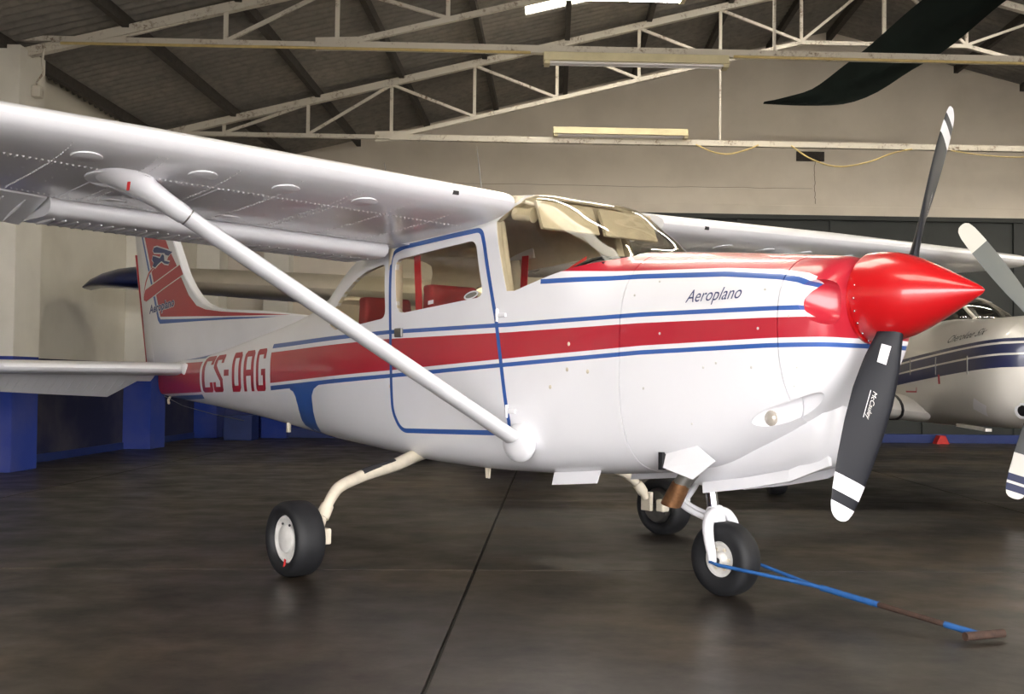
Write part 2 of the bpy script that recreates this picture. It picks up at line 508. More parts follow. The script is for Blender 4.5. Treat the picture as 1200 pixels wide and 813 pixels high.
structure(mk('ground', Hbox(-60, 70, -70, -9.01, -.4, -.03), 'apron', smooth=False))
fg = [(LW-.3, 3.6), (RW+.3, 3.6), (RW+.3, z_raf(RW)+.24), (LC, z_raf(LC)+.14), (LW-.3, z_raf(LW)+.24)]  # unseen front gable and jambs, added to narrow the opening that lets daylight in
V = [H(l, d, z) for d in (FRONT-.2, FRONT) for l, z in fg]; n = 5
wf = structure(mk('wall_front_added', (V, [tuple(range(n)), tuple(reversed(range(n, 2*n)))] + [(i, i+n, (i+1) % n+n, (i+1) % n) for i in range(n)]), 'back_wall', smooth=False))
mk('added_door_jamb', Hbox(LW-.3, -4.2, FRONT-.2, FRONT, -.02, 3.6), 'back_wall', wf, smooth=False)
mk('added_door_jamb', Hbox(13.5, RW+.3, FRONT-.2, FRONT, -.02, 3.6), 'back_wall', wf, smooth=False)
# left wall, right wall, back wall with its gable
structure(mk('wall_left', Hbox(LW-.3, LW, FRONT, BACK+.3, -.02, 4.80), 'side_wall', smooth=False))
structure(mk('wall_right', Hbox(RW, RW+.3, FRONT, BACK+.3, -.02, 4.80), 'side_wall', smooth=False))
gp = [(LW-.3, -.02), (RW+.3, -.02), (RW+.3, z_raf(RW)+.24), (LC, z_raf(LC)+.14), (LW-.3, z_raf(LW)+.24)]
V = [H(l, d, z) for d in (BACK, BACK+.3) for l, z in gp]; n = 5
wb = structure(mk('wall_back', (V, [tuple(range(n)), tuple(reversed(range(n, 2*n)))] + [(i, i+n, (i+1) % n+n, (i+1) % n) for i in range(n)]), 'back_wall', smooth=False))
mk('plaster_ledge', Hbox(LW, RW, BACK-.035, BACK, 4.12, 4.30), 'back_wall', wb, smooth=False, bevel=.01)
mk('wall_vent', Hbox(4.40, 4.92, BACK-.012, BACK+.01, 5.12, 5.30), 'vent', wb, smooth=False)
def crack(pts, w=.014):
    P = []
    for (a, b), (c, d) in zip(pts, pts[1:]):
        for k in range(10):
            t = k/10; P.append((a+(c-a)*t + random.uniform(-.012, .012), b+(d-b)*t + random.uniform(-.012, .012)))
    P.append(pts[-1])
    return tube([H(a, BACK-.001, b) for a, b in P], w*.5, 5)
mk('wall_crack', crack([(4.75, 5.15), (4.74, 4.75), (4.76, 4.34)]), 'crack', wb)
mk('wall_crack', crack([(-4, 4.62), (1.5, 4.6), (4.7, 4.62)], .008), 'crack', wb)
# dark sliding door in the back wall
dr = structure(mk('door_1', Hbox(1.6, 15.5, BACK-.09, BACK-.01, .16, 4.03), 'door_green', smooth=False))
for k in range(9):
    mk('door_rib', Hbox(1.6+k*1.7, 1.68+k*1.7, BACK-.13, BACK-.09, .16, 4.03), 'door_green', dr, smooth=False)
mk('door_track', Hbox(1.2, 15.9, BACK-.16, BACK, 4.03, 4.11), 'door_green', dr, smooth=False)
structure(mk('baseboard_back', Hbox(LW, RW, BACK-.17, BACK-.001, 0, .155), 'base_blue', smooth=False, bevel=.01))
structure(mk('baseboard_left', Hbox(LW, LW+.02, FRONT, BACK-.2, 0, .10), 'base_blue', smooth=False, bevel=.004))
# columns along the left and right walls
for k, d0 in enumerate((.0, 4.2, 8.4, 12.52, 16.75, 20.0)):
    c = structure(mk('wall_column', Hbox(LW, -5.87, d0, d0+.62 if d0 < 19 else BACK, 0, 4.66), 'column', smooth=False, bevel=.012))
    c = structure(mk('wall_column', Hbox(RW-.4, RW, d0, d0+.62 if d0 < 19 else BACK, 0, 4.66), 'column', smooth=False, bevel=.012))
structure(mk('wall_column', Hbox(-5.15, -4.7, BACK-.35, BACK-.001, 0, 4.9), 'column', smooth=False, bevel=.012))

# corrugated roof; some sheets are clear
SKY = [(-1.2, 1.3, 5.6, 7.7), (-.45, 1.3, 13.7, 15.75), (8.7, 11.2, 5.6, 7.7), (8.7, 11.2, 13.7, 15.35), (-1.2, 1.3, .6, 2.4), (8.7, 11.2, .6, 2.4)]
def sheet(cols, d0, d1, skip=()):
    V, Fs = [], []; m = len(cols)
    nd = int((d1-d0)/.177*6); dd = (d1-d0)/nd
    for j in range(nd+1):
        d = d0+j*dd; w = .03*sin(2*pi*d/.177)
        for l in cols: V.append(H(l, d, z_raf(l)+.17+w))
    for j in range(nd):
        dm = d0+(j+.5)*dd
        for i in range(m-1):
            lm = (cols[i]+cols[i+1])/2
            if any(a < lm < b and c < dm < e for a, b, c, e in skip): continue
            Fs.append((j*m+i, j*m+i+1, (j+1)*m+i+1, (j+1)*m+i))
    n0 = len(V)
    return V+[(x, y, z+.008) for x, y, z in V], Fs+[tuple(reversed([i+n0 for i in f])) for f in Fs]
ceil = structure(mk('ceiling', sheet([LW-.5, -1.2, -.45, 1.3, LC-.02, LC+.02, 8.7, 11.2, RW+.5], FRONT, BACK+.6, SKY), 'roof', smooth=True, angle=80, recalc=False))
for a, b, c, e in SKY:
    mk('skylight_sheet', sheet([a-.04, b+.04], c-.05, e+.05), 'skylight', ceil, smooth=True, angle=80, recalc=False)
def bar_h(a, b, w, h): return bar(H(*a), H(*b), w, h)
for side in (0, 1):
    for k in range(-1, 8):
        l = -4.96 + 1.24*k + .15
        if side: l = 2*LC - l
        mk('purlin', bar_h((l, FRONT, z_raf(l)+.085), (l, BACK+.02, z_raf(l)+.085), .075, .13), 'purlin', ceil, smooth=False)
mk('ridge_purlin', bar_h((LC, FRONT, z_raf(LC)+.05), (LC, BACK+.02, z_raf(LC)+.05), .1, .14), 'purlin', ceil, smooth=False)

def truss(d, label, zt=4.72):
    t = empty('roof_truss', H(LC, d, 4.72)); off = Vector(H(LC, d, 4.72))
    tag(t, label, 'roof truss', 'steel roof trusses')
    def part(name, g):
        return mk(name, ([tuple(Vector(p)-off) for p in g[0]], g[1]), 'truss', t, smooth=False)
    def zb(l):
        l = l if l < LC else 2*LC-l
        return zt if l < -2.5 else min(zt + .252*(l+2.5), zt + .252*(3.72+2.5))
    R = lambda l, z: H(l, d, z)
    for s in (0, 1):
        f = (lambda l: l) if s == 0 else (lambda l: 2*LC-l)
        part('top_chord', bar(R(f(LW+.1), z_raf(LW+.1)), R(LC, z_raf(LC)), .10, .10))
        part('bottom_chord', cat(bar(R(f(LW+.1), zt), R(f(-2.5), zt), .075, .06), bar(R(f(-2.5), zt), R(f(3.72), zb(3.72)), .065, .06),
                                 bar(R(f(3.72), zb(3.72)), R(LC, zb(3.72)), .065, .06)))
        N = [-4.96+1.24*k for k in range(9)]
        for k in range(8): part('vertical_strut', bar(R(f(N[k]), zb(N[k])), R(f(N[k]), z_raf(N[k])), .045, .045))
        for k in (1, 2): part('diagonal_brace', bar(R(f(N[k]), z_raf(N[k])-.03), R(f(N[k-1]), zb(N[k-1])+.02), .04, .04))
        for k in (2, 3, 4, 5, 6): part('diagonal_brace', bar(R(f(N[k]), z_raf(N[k])-.03), R(f(N[k+1]), zb(N[k+1])+.02), .04, .04))
        part('diagonal_brace', bar(R(LC, z_raf(LC)-.05), R(f(N[7]), zb(N[7])+.02), .04, .04))
        part('hanger', bar(R(f(2.48), zt), R(f(2.48), zb(2.48)), .03, .03))
        part('gusset_plate', bar(R(f(-2.72), zt+.01), R(f(-2.25), zt+.03), .02, .15))
    part('king_post', bar(R(LC, zb(LC)), R(LC, z_raf(LC)), .05, .05))
    part('tie_beam', bar(R(-2.5, zt), R(2*LC+2.5, zt), .09, .085))
    return t
truss(17.0, 'white painted steel roof truss nearest the far beige wall, lamp above its tie', 4.67)
truss(12.75, 'nearer white steel truss whose long tie beam crosses the top of the photo', 4.79)
truss(8.5, 'steel roof truss above the top edge, straight over the white aeroplane', 4.74)
truss(4.25, 'steel roof truss overhead, in front of the white aeroplane nose')
truss(.0, 'steel roof truss at the open front of the hangar')

# lamps and cables
def batten(l0, l1, d, z, label, lit=False, tilt=0.):
    o = empty('fluorescent_lamp', H((l0+l1)/2, d, z)); off = Vector(H((l0+l1)/2, d, z))
    tag(o, label, 'lamp', None)
    sh = lambda g: ([tuple(Vector(p)-off) for p in g[0]], g[1])
    mk('lamp_housing', sh(bar(H(l0, d, z+.02), H(l1, d, z+.02+tilt), .10, .10)), 'batten', o, smooth=False, bevel=.012)
    mk('reflector', sh(cat(bar(H(l0, d-.075, z-.035), H(l1, d-.075, z-.035+tilt), .07, .012), bar(H(l0, d+.075, z-.035), H(l1, d+.075, z-.035+tilt), .07, .012))), 'batten', o, smooth=False)
    for s in (-.045, .045):
        mk('fluorescent_tube', sh(tube([H(l0+.06, d+s, z-.05), H(l1-.06, d+s, z-.05+tilt)], .016, 10)), 'fill_tube' if lit else 'white_decal', o)
    for l in (l0+.04, l1-.04):
        mk('end_cap', sh(bar(H(l-.03, d, z-.05), H(l+.03, d, z-.05), .16, .05)), 'batten', o, smooth=False)
batten(-.155, 1.94, 12.66, 4.67, 'unlit cream fluorescent batten hanging under the nearer tie beam', tilt=.0)
batten(-.055, 1.98, 16.92, 4.785, 'unlit cream fluorescent batten on the farther tie beam', tilt=0.)
for k, (l_, d_, z_) in enumerate(((9.9, 16.9, 4.53), (9.9, 12.66, 4.60), (13.2, 16.9, 4.53), (13.2, 12.66, 4.60), (3.4, 15.0, 6.72), (6.6, 15.0, 6.72), (6.6, 8.4, 4.62), (.4, 8.4, 4.62), (.6, 13.95, 5.86))):  # unseen lit battens, added as warm fill for the far wall and roof
    batten(l_-1, l_+1, d_, z_, ['added fill batten, lit, on the farther tie, right of the frame', 'added fill batten, lit, on the nearer tie, right of the frame', 'rightmost added fill batten of the farther tie', 'rightmost added fill batten of the nearer tie', 'added fill batten under the left roof slope near the ridge', 'added fill batten under the right roof slope near the ridge', 'added fill batten on the overhead tie, right of the frame', 'added fill batten on the overhead tie above the aeroplane', 'unseen lit batten under the left roof slope by the skylight'][k], lit=True)
def cable(name, pts, r, mat, label):
    o = mk(name, tube(spline([H(*p) for p in pts], 6), r, 6), mat); tag(o, label, 'cable'); return o
zt = 4.72
cable('electric_cable', [(2.1, 16.9, 4.63), (2.35, 16.88, 4.52), (2.6, 16.88, 4.49), (2.9, 16.88, 4.57), (3.05, 16.9, 4.64)], .012, 'cable', 'short yellowish cable sagging below the farther tie beside the lamp')
cable('electric_cable', [(3.55, 16.9, 4.64), (3.85, 16.88, 4.44), (4.25, 16.88, 4.33), (4.7, 16.88, 4.40), (5.1, 16.88, 4.55), (5.4, 16.9, 4.62)], .012, 'cable', 'longer yellowish cable looping below the farther tie over the vent')
cable('electric_cable', [(6.0, 16.9, 4.61), (6.5, 16.9, 4.55), (7.1, 16.9, 4.53), (7.9, 16.9, 4.60)], .010, 'cable', 'faint cable under the farther tie, behind the upper propeller blade')
cable('electric_conduit', [(-5.5, 12.66, 4.725), (-2, 12.66, 4.735), (-.3, 12.66, 4.735)], .016, 'cable', 'brown conduit under the nearer tie, left of the hanging lamp')
cable('electric_conduit', [(2.0, 12.66, 4.74), (5, 12.66, 4.735), (8.4, 12.66, 4.735)], .016, 'cable', 'brown conduit under the nearer tie, right of the hanging lamp')
cable('electric_conduit', [(-5.5, 12.66, 4.72), (-5.66, 12.68, 4.70), (-5.72, 12.72, 4.55), (-5.72, 12.75, 4.42), (-5.80, 12.8, 4.34), (-5.83, 12.84, 4.30)], .014, 'truss', 'grey conduit bending down the column at the upper left')
o = mk('junction_box', box(H(-5.82, 12.84, 4.22), (.10, .10, .13)), 'truss', smooth=False, bevel=.01); tag(o, 'small junction box on the upper left column', 'box')

# drooping dark cloth under the roof
up_e = [(6.2, 6.75), (5.25, 6.02), (4.55, 5.40), (4.20, 5.12), (3.82, 4.84), (3.46, 4.72), (3.22, 4.68)]
lo_e = [(7.4, 6.75), (6.33, 6.02), (5.63, 5.43), (5.05, 5.06), (4.68, 4.82), (4.28, 4.66), (3.90, 4.62), (3.22, 4.66)]
def resample(p, n):
    P = [Vector(q) for q in spline([(a, b, 0) for a, b in p], 10)]
    L = [0]
    for a, b in zip(P, P[1:]): L.append(L[-1] + (b-a).length)
    out = []; k = 0
    for i in range(n):
        s = L[-1]*i/(n-1)
        while k < len(P)-2 and L[k+1] < s: k += 1
        t = (s-L[k])/max(1e-9, L[k+1]-L[k]); q = P[k].lerp(P[k+1], min(1, t)); out.append((q.x, q.y))
    return out
U_, Lo = resample(up_e, 30), resample(lo_e, 30)
rings = []
for i in range(30):
    row = []
    for j in range(9):
        t = j/8; s = (1-abs(2*t-1))
        l = U_[i][0]*(1-t)+Lo[i][0]*t; z = U_[i][1]*(1-t)+Lo[i][1]*t
        row.append((l, 14.5 + .45*sin(pi*t)*(1-i/29*.8) + .04*sin(i*.9+j), z))
    rings.append(row)
gv, gf = loft(rings, closed=False)
n0 = len(gv)
o = mk('hanging_cloth', (gv + [(x, y+.012, z) for x, y, z in gv], gf + [tuple(reversed([i+n0 for i in f])) for f in gf]), 'cloth', recalc=False)
tag(o, 'dark green cloth strip drooping from the roof to a pointed tip', 'cloth')

# small red chocks by the back wall
for (l, d, lab) in ((6.95, 20.1, 'small red wheel chock by the far wall, left of the two'), (8.55, 20.1, 'small red wheel chock by the far wall, behind the striped aeroplane nose')):
    o = mk('wheel_chock', xf(prism_y([(-.12, 0), (.12, 0), (.05, .15), (-.05, .15)], -.1, .1), Matrix.Translation(H(l, d, 0))), 'chock', smooth=False, bevel=.01); tag(o, lab, 'chock')
o = mk('blue_box', Hbox(-5.55, -5.08, 19.3, 19.75, 0, .42), 'base_blue', smooth=False, bevel=.012); tag(o, 'low blue box by the far wall, below the tail of the white aeroplane', 'box')

# ================================================================ the red, white and blue aeroplane
def pchip(tab, k):
    xs = [r[0] for r in tab]; ys = [r[k] for r in tab]; n = len(xs)
    h = [xs[i+1]-xs[i] for i in range(n-1)]; dl = [(ys[i+1]-ys[i])/h[i] for i in range(n-1)]
    m = [dl[0]] + [0 if dl[i-1]*dl[i] <= 0 else 2*dl[i-1]*dl[i]/(dl[i-1]+dl[i]) for i in range(1, n-1)] + [dl[-1]]
    def f(x):
        if x <= xs[0]: return ys[0]
        if x >= xs[-1]: return ys[-1]
        i = 0
        while xs[i+1] < x: i += 1
        t = (x-xs[i])/h[i]
        return ((2*t**3-3*t*t+1)*ys[i] + (t**3-2*t*t+t)*h[i]*m[i] + (-2*t**3+3*t*t)*ys[i+1] + (t**3-t*t)*h[i]*m[i+1])
    return f
class Body:
    """x, half width, bottom, widest height, top, lower and upper roundness"""
    def __init__(s, tab):
        tab = sorted(tab); s.f = [pchip(tab, k) for k in range(1, 7)]; s.x0, s.x1 = tab[0][0], tab[-1][0]
    def sec(s, x): return [f(x) for f in s.f]
    def side_y(s, x, z):
        w, zb, zc, zt, nl, nu = s.sec(x)
        n, h = (nu, zt-zc) if z >= zc else (nl, zc-zb)
        return -w * max(0., 1-abs((z-zc)/h)**n)**(1/n)
    def ring(s, x, inset=0., floor=0., q=18):
        w, zb, zc, zt, nl, nu = s.sec(x); w -= inset; zb += inset+floor; zt -= inset
        def quarter(n, h, sg):
            P = [(w*max(0, cos(a))**(2/n), sg*h*max(0, sin(a))**(2/n)) for a in [pi/2*i/160 for i in range(161)]]
            L = [0]
            for a, b in zip(P, P[1:]): L.append(L[-1]+sqrt((a[0]-b[0])**2+(a[1]-b[1])**2))
            out = []; k = 0
            for i in range(q+1):
                t = L[-1]*i/q
                while k < 159 and L[k+1] < t: k += 1
                u = (t-L[k])/max(1e-9, L[k+1]-L[k]); u = min(1, max(0, u))
                out.append((P[k][0]+(P[k+1][0]-P[k][0])*u, P[k][1]+(P[k+1][1]-P[k][1])*u))
            return out
        up, dn = quarter(nu, zt-zc, 1), quarter(nl, zc-zb, -1)
        right = [(-a, zc+b) for a, b in reversed(dn)] + [(-a, zc+b) for a, b in up[1:]]
        left = [(a, z) for a, z in reversed(right[1:-1])]
        left = [(-y, z) for y, z in [(p[0], p[1]) for p in reversed(right[1:-1])]]
        return [(x, y, z) for y, z in right] + [(x, y, z) for y, z in left]
    def geo(s, xa, xb, step=.06, inset=0., floor=0., q=18):
        n = max(2, int(abs(xb-xa)/step))
        return loft([s.ring(xa+(xb-xa)*i/n, inset, floor, q) for i in range(n+1)])

ST = [(1.125, .30, 1.13, 1.38, 1.570, 2.2, 2.2), (1.10, .365, 1.05, 1.38, 1.602, 2.2, 2.3), (1.04, .39, .94, 1.36, 1.622, 2.3, 2.4), (.93, .42, .85, 1.33, 1.636, 2.5, 2.5),
      (.70, .447, .735, 1.30, 1.658, 2.7, 2.6), (.40, .47, .63, 1.26, 1.688, 3.0, 2.7), (.05, .495, .592, 1.22, 1.716, 3.4, 2.8),
      (-.06, .50, .582, 1.22, 1.724, 3.6, 2.9), (-.40, .525, .555, 1.22, 1.915, 4, 4.6), (-.72, .54, .54, 1.22, 2.085, 4.5, 6.0),
      (-1.2, .545, .53, 1.22, 2.115, 4.5, 6), (-1.7, .545, .54, 1.22, 2.115, 4.5, 5), (-2.1, .54, .56, 1.22, 2.065, 4, 4.2),
      (-2.6, .51, .59, 1.2, 1.92, 3.6, 3.2), (-3.0, .46, .61, 1.18, 1.72, 3.2, 2.6), (-3.45, .40, .645, 1.15, 1.57, 2.9, 2.4),
      (-4.5, .285, .735, 1.10, 1.40, 2.6, 2.3), (-5.6, .175, .81, 1.07, 1.25, 2.4, 2.2), (-6.3, .105, .85, 1.06, 1.20, 2.3, 2.2),
      (-6.68, .05, .885, 1.06, 1.17, 2.2, 2.2)]
B = Body(ST)
PSI = radians(50.41)
plane = empty('light_aircraft', (.872, 5.883, 0), -PSI)
tag(plane, 'white high-wing light aeroplane with red and blue stripes, red spinner and black propeller', 'aeroplane')

DOOR = round_poly([(-1.925, 1.845), (-1.78, 1.872), (-1.0, 1.905), (-.955, 1.80), (-.842, 1.394), (-.728, .80), (-.79, .755), (-1.80, .728), (-1.872, .85)],
                  [.12, .04, .13, .03, .02, .12, .06, .14, .05])
WIN_D = round_poly([(-1.865, 1.785), (-1.05, 1.838), (-.965, 1.515), (-1.82, 1.45)], [.06, .06, .06, .08])
WIN_R = round_poly([(-1.985, 1.772), (-2.223, 1.742), (-2.42, 1.68), (-2.58, 1.58), (-2.74, 1.43), (-2.62, 1.375), (-2.286, 1.40), (-1.948, 1.432)], [.04, .1, .1, .1, .05, .05, .1, .06])
WIND = [(-.888, 1.925), (-.765, 1.534), (-.70, 1.532), (-.41, 1.605), (-.13, 1.668), (-.06, 1.69), (-.06, 2.4), (-.70, 2.4), (-.755, 2.02)]
WIN_B = [(-2.52, 2.3), (-2.60, 1.86), (-2.86, 1.60), (-3.16, 1.585), (-3.30, 2.3)]

fus = mk('fuselage', B.geo(.047, -6.68, .055), 'livery', plane, smooth=False)
boolean(fus, B.geo(-.03, -3.25, .06, .026, .10), 'DIFFERENCE')
fus.data.materials.append(M['beige'])
cut = cat(prism_y(WIND, -1, 1), prism_y(WIN_R, -1, 1), prism_y(WIN_D, .2, 1))
door = mk('cabin_door', cat((fus.data and [tuple(v.co) for v in fus.data.vertices], [tuple(p.vertices) for p in fus.data.polygons])), 'livery', plane, smooth=False, recalc=False)
boolean(fus, cut, 'DIFFERENCE')
boolean(fus, prism_y(WIN_B, -1, 1), 'DIFFERENCE')
boolean(fus, prism_y(DOOR, -1, -.25), 'DIFFERENCE')
cx = sum(p[0] for p in DOOR)/len(DOOR); cz = sum(p[1] for p in DOOR)/len(DOOR)
DOOR_S = [(cx+(a-cx)*.993, cz+(b-cz)*.993) for a, b in DOOR]
boolean(door, prism_y(DOOR_S, -1, -.25), 'INTERSECT')
boolean(door, prism_y(WIN_D, -1, -.1), 'DIFFERENCE')
door.data.materials.append(M['beige'])
def inside_trim(o):
    if len(o.data.materials) < 2: o.data.materials.append(M['beige'])
    for p in o.data.polygons:
        x, y, z = p.center
        w, zb, zc, zt, nl, nu = B.sec(x)
        n, h = (nu, zt-zc) if z >= zc else (nl, zc-zb)
        v = (abs(y)/w)**n + (abs(z-zc)/h)**n
        p.material_index = 1 if (v**(1/n) < .975 and x < -.02) else 0
inside_trim(fus); inside_trim(door); finish(fus); finish(door)

def glass(name, poly, parent, y0, y1, mat='glass'):
    g = mk(name, prism_y(poly, y0, y1), mat, parent, smooth=False)
    boolean(g, B.geo(.0, -3.4, .055, .004, 0), 'INTERSECT')
    boolean(g, B.geo(.01, -3.45, .055, .010, 0), 'DIFFERENCE')
    finish(g, 25); return g
glass('windshield', WIND, plane, -1, 1)
glass('rear_windscreen', WIN_B, plane, -1, 1)
glass('door_window', WIN_D, door, -1, -.1)
gr = glass('rear_side_window', WIN_R, plane, -1, -.05)
gl = mk('rear_side_window', mirror(([tuple(v.co) for v in gr.data.vertices], [tuple(p.vertices) for p in gr.data.polygons])), 'glass', plane, angle=25)
gd = glass('door_window', WIN_D, plane, .1, 1)

# decals that follow the side of the body
def on_side(V2, Fs, name, mat, parent, off=.0016, body=B):
    V = [(a, body.side_y(a, b) - off, b) for a, b in V2]
    return mk(name, (V, Fs), mat, parent, recalc=False, angle=60)
def strip(poly_out, poly_in, name, mat, parent, off=.0016):
    n = len(poly_out); V2, Fs = [], []
    # densify along the outline
    O_, I_ = [], []
    for i in range(n):
        a, b = poly_out[i], poly_out[(i+1) % n]; c, d = poly_in[i], poly_in[(i+1) % n]
        k = max(1, int(sqrt((a[0]-b[0])**2+(a[1]-b[1])**2)/.04))
        for j in range(k):
            t = j/k
            O_.append((a[0]+(b[0]-a[0])*t, a[1]+(b[1]-a[1])*t)); I_.append((c[0]+(d[0]-c[0])*t, c[1]+(d[1]-c[1])*t))
    V2 = O_ + I_; m = len(O_)
    Fs = [(i, (i+1) % m, (i+1) % m + m, i+m) for i in range(m)]
    return on_side(V2, Fs, name, mat, parent, off)
def offset_poly(P, d):
    out = []; n = len(P)
    A = sum(P[i][0]*P[(i+1) % n][1]-P[(i+1) % n][0]*P[i][1] for i in range(n))
    sg = 1 if A > 0 else -1
    for i in range(n):
        a, b = Vector(P[i-1]), Vector(P[(i+1) % n]); t = (b-a)
        if t.length < 1e-6: out.append(P[i]); continue
        t.normalize(); nn = Vector((t.y, -t.x))*sg
        out.append((P[i][0]+nn.x*d, P[i][1]+nn.y*d))
    return out
strip(offset_poly(DOOR, .003), offset_poly(DOOR, -.025), 'door_outline', 'blue_decal', door)
V2, Fs = fill_poly([(-3.414, .968), (-3.36, .955), (-3.325, .92), (-3.312, .856), (-3.33, .79), (-3.36, .745), (-3.38, .71), (-3.37, .668), (-3.17, .652), (-3.10, .71), (-3.055, .771), (-3.02, .863), (-3.01, .93), (-2.96, .98), (-2.85, 1.015), (-2.6, 1.035), (-2.6, 1.05), (-2.9, 1.035), (-3.414, .99)], maxedge=.05)
on_side(V2, Fs, 'blue_flare', 'blue_decal', fus)
# registration: condensed letters drawn as outlines, x runs towards the nose
def rr(x0, y0, x1, y1): return [(x0, y0), (x1, y0), (x1, y1), (x0, y1)]
LETTER = {
 'C': [[(0, .06), (.1, 0), (.9, 0), (1, .06), (1, .27), (.74, .27), (.74, .14), (.26, .14), (.26, .86), (.74, .86), (.74, .75), (1, .75), (1, .94), (.9, 1), (.1, 1), (0, .94)]],
 'S': [[(0, .06), (.1, 0), (.9, 0), (1, .06), (1, .34), (.30, .72), (.30, .86), (.74, .86), (.74, .77), (1, .77), (1, .94), (.9, 1), (.1, 1), (0, .94), (0, .67), (.72, .29), (.72, .14), (.26, .14), (.26, .27), (0, .27)]],
 '-': [rr(.05, .42, .75, .58)],
 'D': [[(0, 0), (.8, 0), (1, .1), (1, .9), (.8, 1), (0, 1)], [(.28, .15), (.72, .15), (.72, .85), (.28, .85)]],
 'A': [[(0, 0), (.27, 0), (.27, .38), (.73, .38), (.73, 0), (1, 0), (1, .92), (.85, 1), (.15, 1), (0, .92)], [(.27, .53), (.73, .53), (.73, .85), (.27, .85)]],
 'G': [[(0, .06), (.1, 0), (.9, 0), (1, .06), (1, .52), (.55, .52), (.55, .37), (.74, .37), (.74, .14), (.26, .14), (.26, .86), (.74, .86), (.74, .76), (1, .76), (1, .94), (.9, 1), (.1, 1), (0, .94)]],
}
# (letter, start x, end x) along the body
for ch, xa, xb in (('C', -5.36, -5.09), ('S', -5.07, -4.84), ('-', -4.82, -4.66), ('D', -4.625, -4.42), ('A', -4.36, -4.14), ('G', -4.09, -3.895)):
    P = []
    for ring_ in LETTER[ch]:
        q = []
        for a, b in ring_:
            x = xa + (xb-xa)*a; t = (x+5.4)/1.5
            q.append((x, (.918+.034*t) + b*((1.228+.052*t)-(.918+.034*t))))
        P.append(q)
    V2, Fs = fill_poly(P[0], P[1:], .035)
    on_side(V2, Fs, 'registration_letter', 'red_decal', fus, .002)

def side_text(s, x0, x1, z0, z1, h, mat, parent, shear=.28, body=B, name='lettering'):
    V2, Fs, w = text_geo(s, h, shear, 1., maxedge=.02)
    k = (x1-x0)/w
    V = [(x0+a*k, z0+(z1-z0)*a/w+b) for a, b in V2]
    return on_side(V, Fs, name, mat, parent, .0018, body)

# ---- nose
cowl = mk('cowling', B.geo(.931, .053, .05), 'livery', plane, smooth=False)
bowl = mk('nose_bowl', loft([B.ring(x) for x in (.937, .96, .98, 1.0, 1.02, 1.04, 1.06, 1.08, 1.095, 1.105, 1.115, 1.125)]), 'livery', plane, smooth=False)
for s in (-1, 1):
    rg = []
    for x, z0, z1, yi in ((1.018, 1.40, 1.445, .375), (1.03, 1.37, 1.475, .335), (1.05, 1.345, 1.492, .295), (1.08, 1.318, 1.500, .255), (1.12, 1.298, 1.502, .228), (1.20, 1.285, 1.502, .22)):
        yc, zc_, hy_, hz_ = (yi+.62)/2, (z0+z1)/2, (.62-yi)/2, (z1-z0)/2
        sp = lambda v: (abs(v)**.55)*(1 if v >= 0 else -1)
        rg.append([(x, s*(yc+hy_*sp(cos(2*pi*k/40))), zc_+hz_*sp(sin(2*pi*k/40))) for k in range(40)])
    boolean(bowl, loft(rg), 'DIFFERENCE')
finish(bowl, 30)
# landing light recess in the cowl's lower side
ly = B.side_y(.88, .915)
REC = xf(ball((0, 0, 0), (.185, .05, .066), 36, 18), Matrix.Translation((.905, ly+.012, .928)) @ Matrix.Rotation(radians(17), 4, 'Z') @ Matrix.Rotation(radians(-20), 4, 'Y'))
boolean(cowl, REC, 'DIFFERENCE'); boolean(bowl, REC, 'DIFFERENCE'); finish(bowl, 30)
finish(cowl, 30)
mk('landing_light', ball((.80, ly+.018, .895), (.034, .022, .036), 20, 12), 'lamp_glass', cowl)
side_text('Aeroplano', .44, .745, 1.420, 1.428, .085, 'ink', cowl)
fast = []
for x, z in [(.30, 1.28), (.55, 1.12), (.2, 1.02), (-.0+.12, 1.47), (.86, 1.46), (.84, 1.29), (.45, .86), (.62, 1.14), (.80, 1.12), (.25, 1.53)]:
    y = B.side_y(x, z); fast.append(ball((x, y, z), (.007, .002, .007), 8, 4))
mk('cowl_fasteners', cat(*fast), 'hub', cowl)
fast = []
for x, z in [(.985, 1.34), (1.0, 1.12), (.97, 1.04)]:
    y = B.side_y(x, z); fast.append(ball((x, y, z), (.006, .003, .006), 8, 4))
mk('bowl_fasteners', cat(*fast), 'hub', bowl)
for x, z in [(-.29, 1.24), (-.16, 1.10), (-.42, 1.02), (-.30, 1.11)]:
    y = B.side_y(x, z); mk('static_port', ball((x, y, z), (.011, .003, .011), 10, 5), 'cream', fus)
# the nose wheel tunnel below the cowl
KE = Body([(1.045, .10, .80, .94, 1.08, 2.6, 3), (1.0, .17, .725, .92, 1.08, 2.8, 3), (.90, .20, .665, .9, 1.05, 3, 3), (.6, .215, .595, .85, 1.0, 3.2, 3), (.35, .215, .548, .80, .95, 3.2, 3), (.20, .20, .535, .75, .9, 3.2, 3), (.12, .17, .56, .75, .85, 3, 3)])
mk('nose_gear_fairing', KE.geo(1.045, .12, .05, q=10), 'white', plane, angle=45)
for s in (-1, 1):
    mk('nose_gear_door', loft([[(x, s*(yy+.012), z+.004), (x, s*(yy-.012), z), (x, s*(yy-.018), z-.05), (x, s*(yy+.006), z-.05)] for x, yy, z in ((.98, .10, .735), (.80, .145, .655), (.55, .16, .602), (.30, .16, .562))]), 'white', plane, smooth=False, bevel=.003)
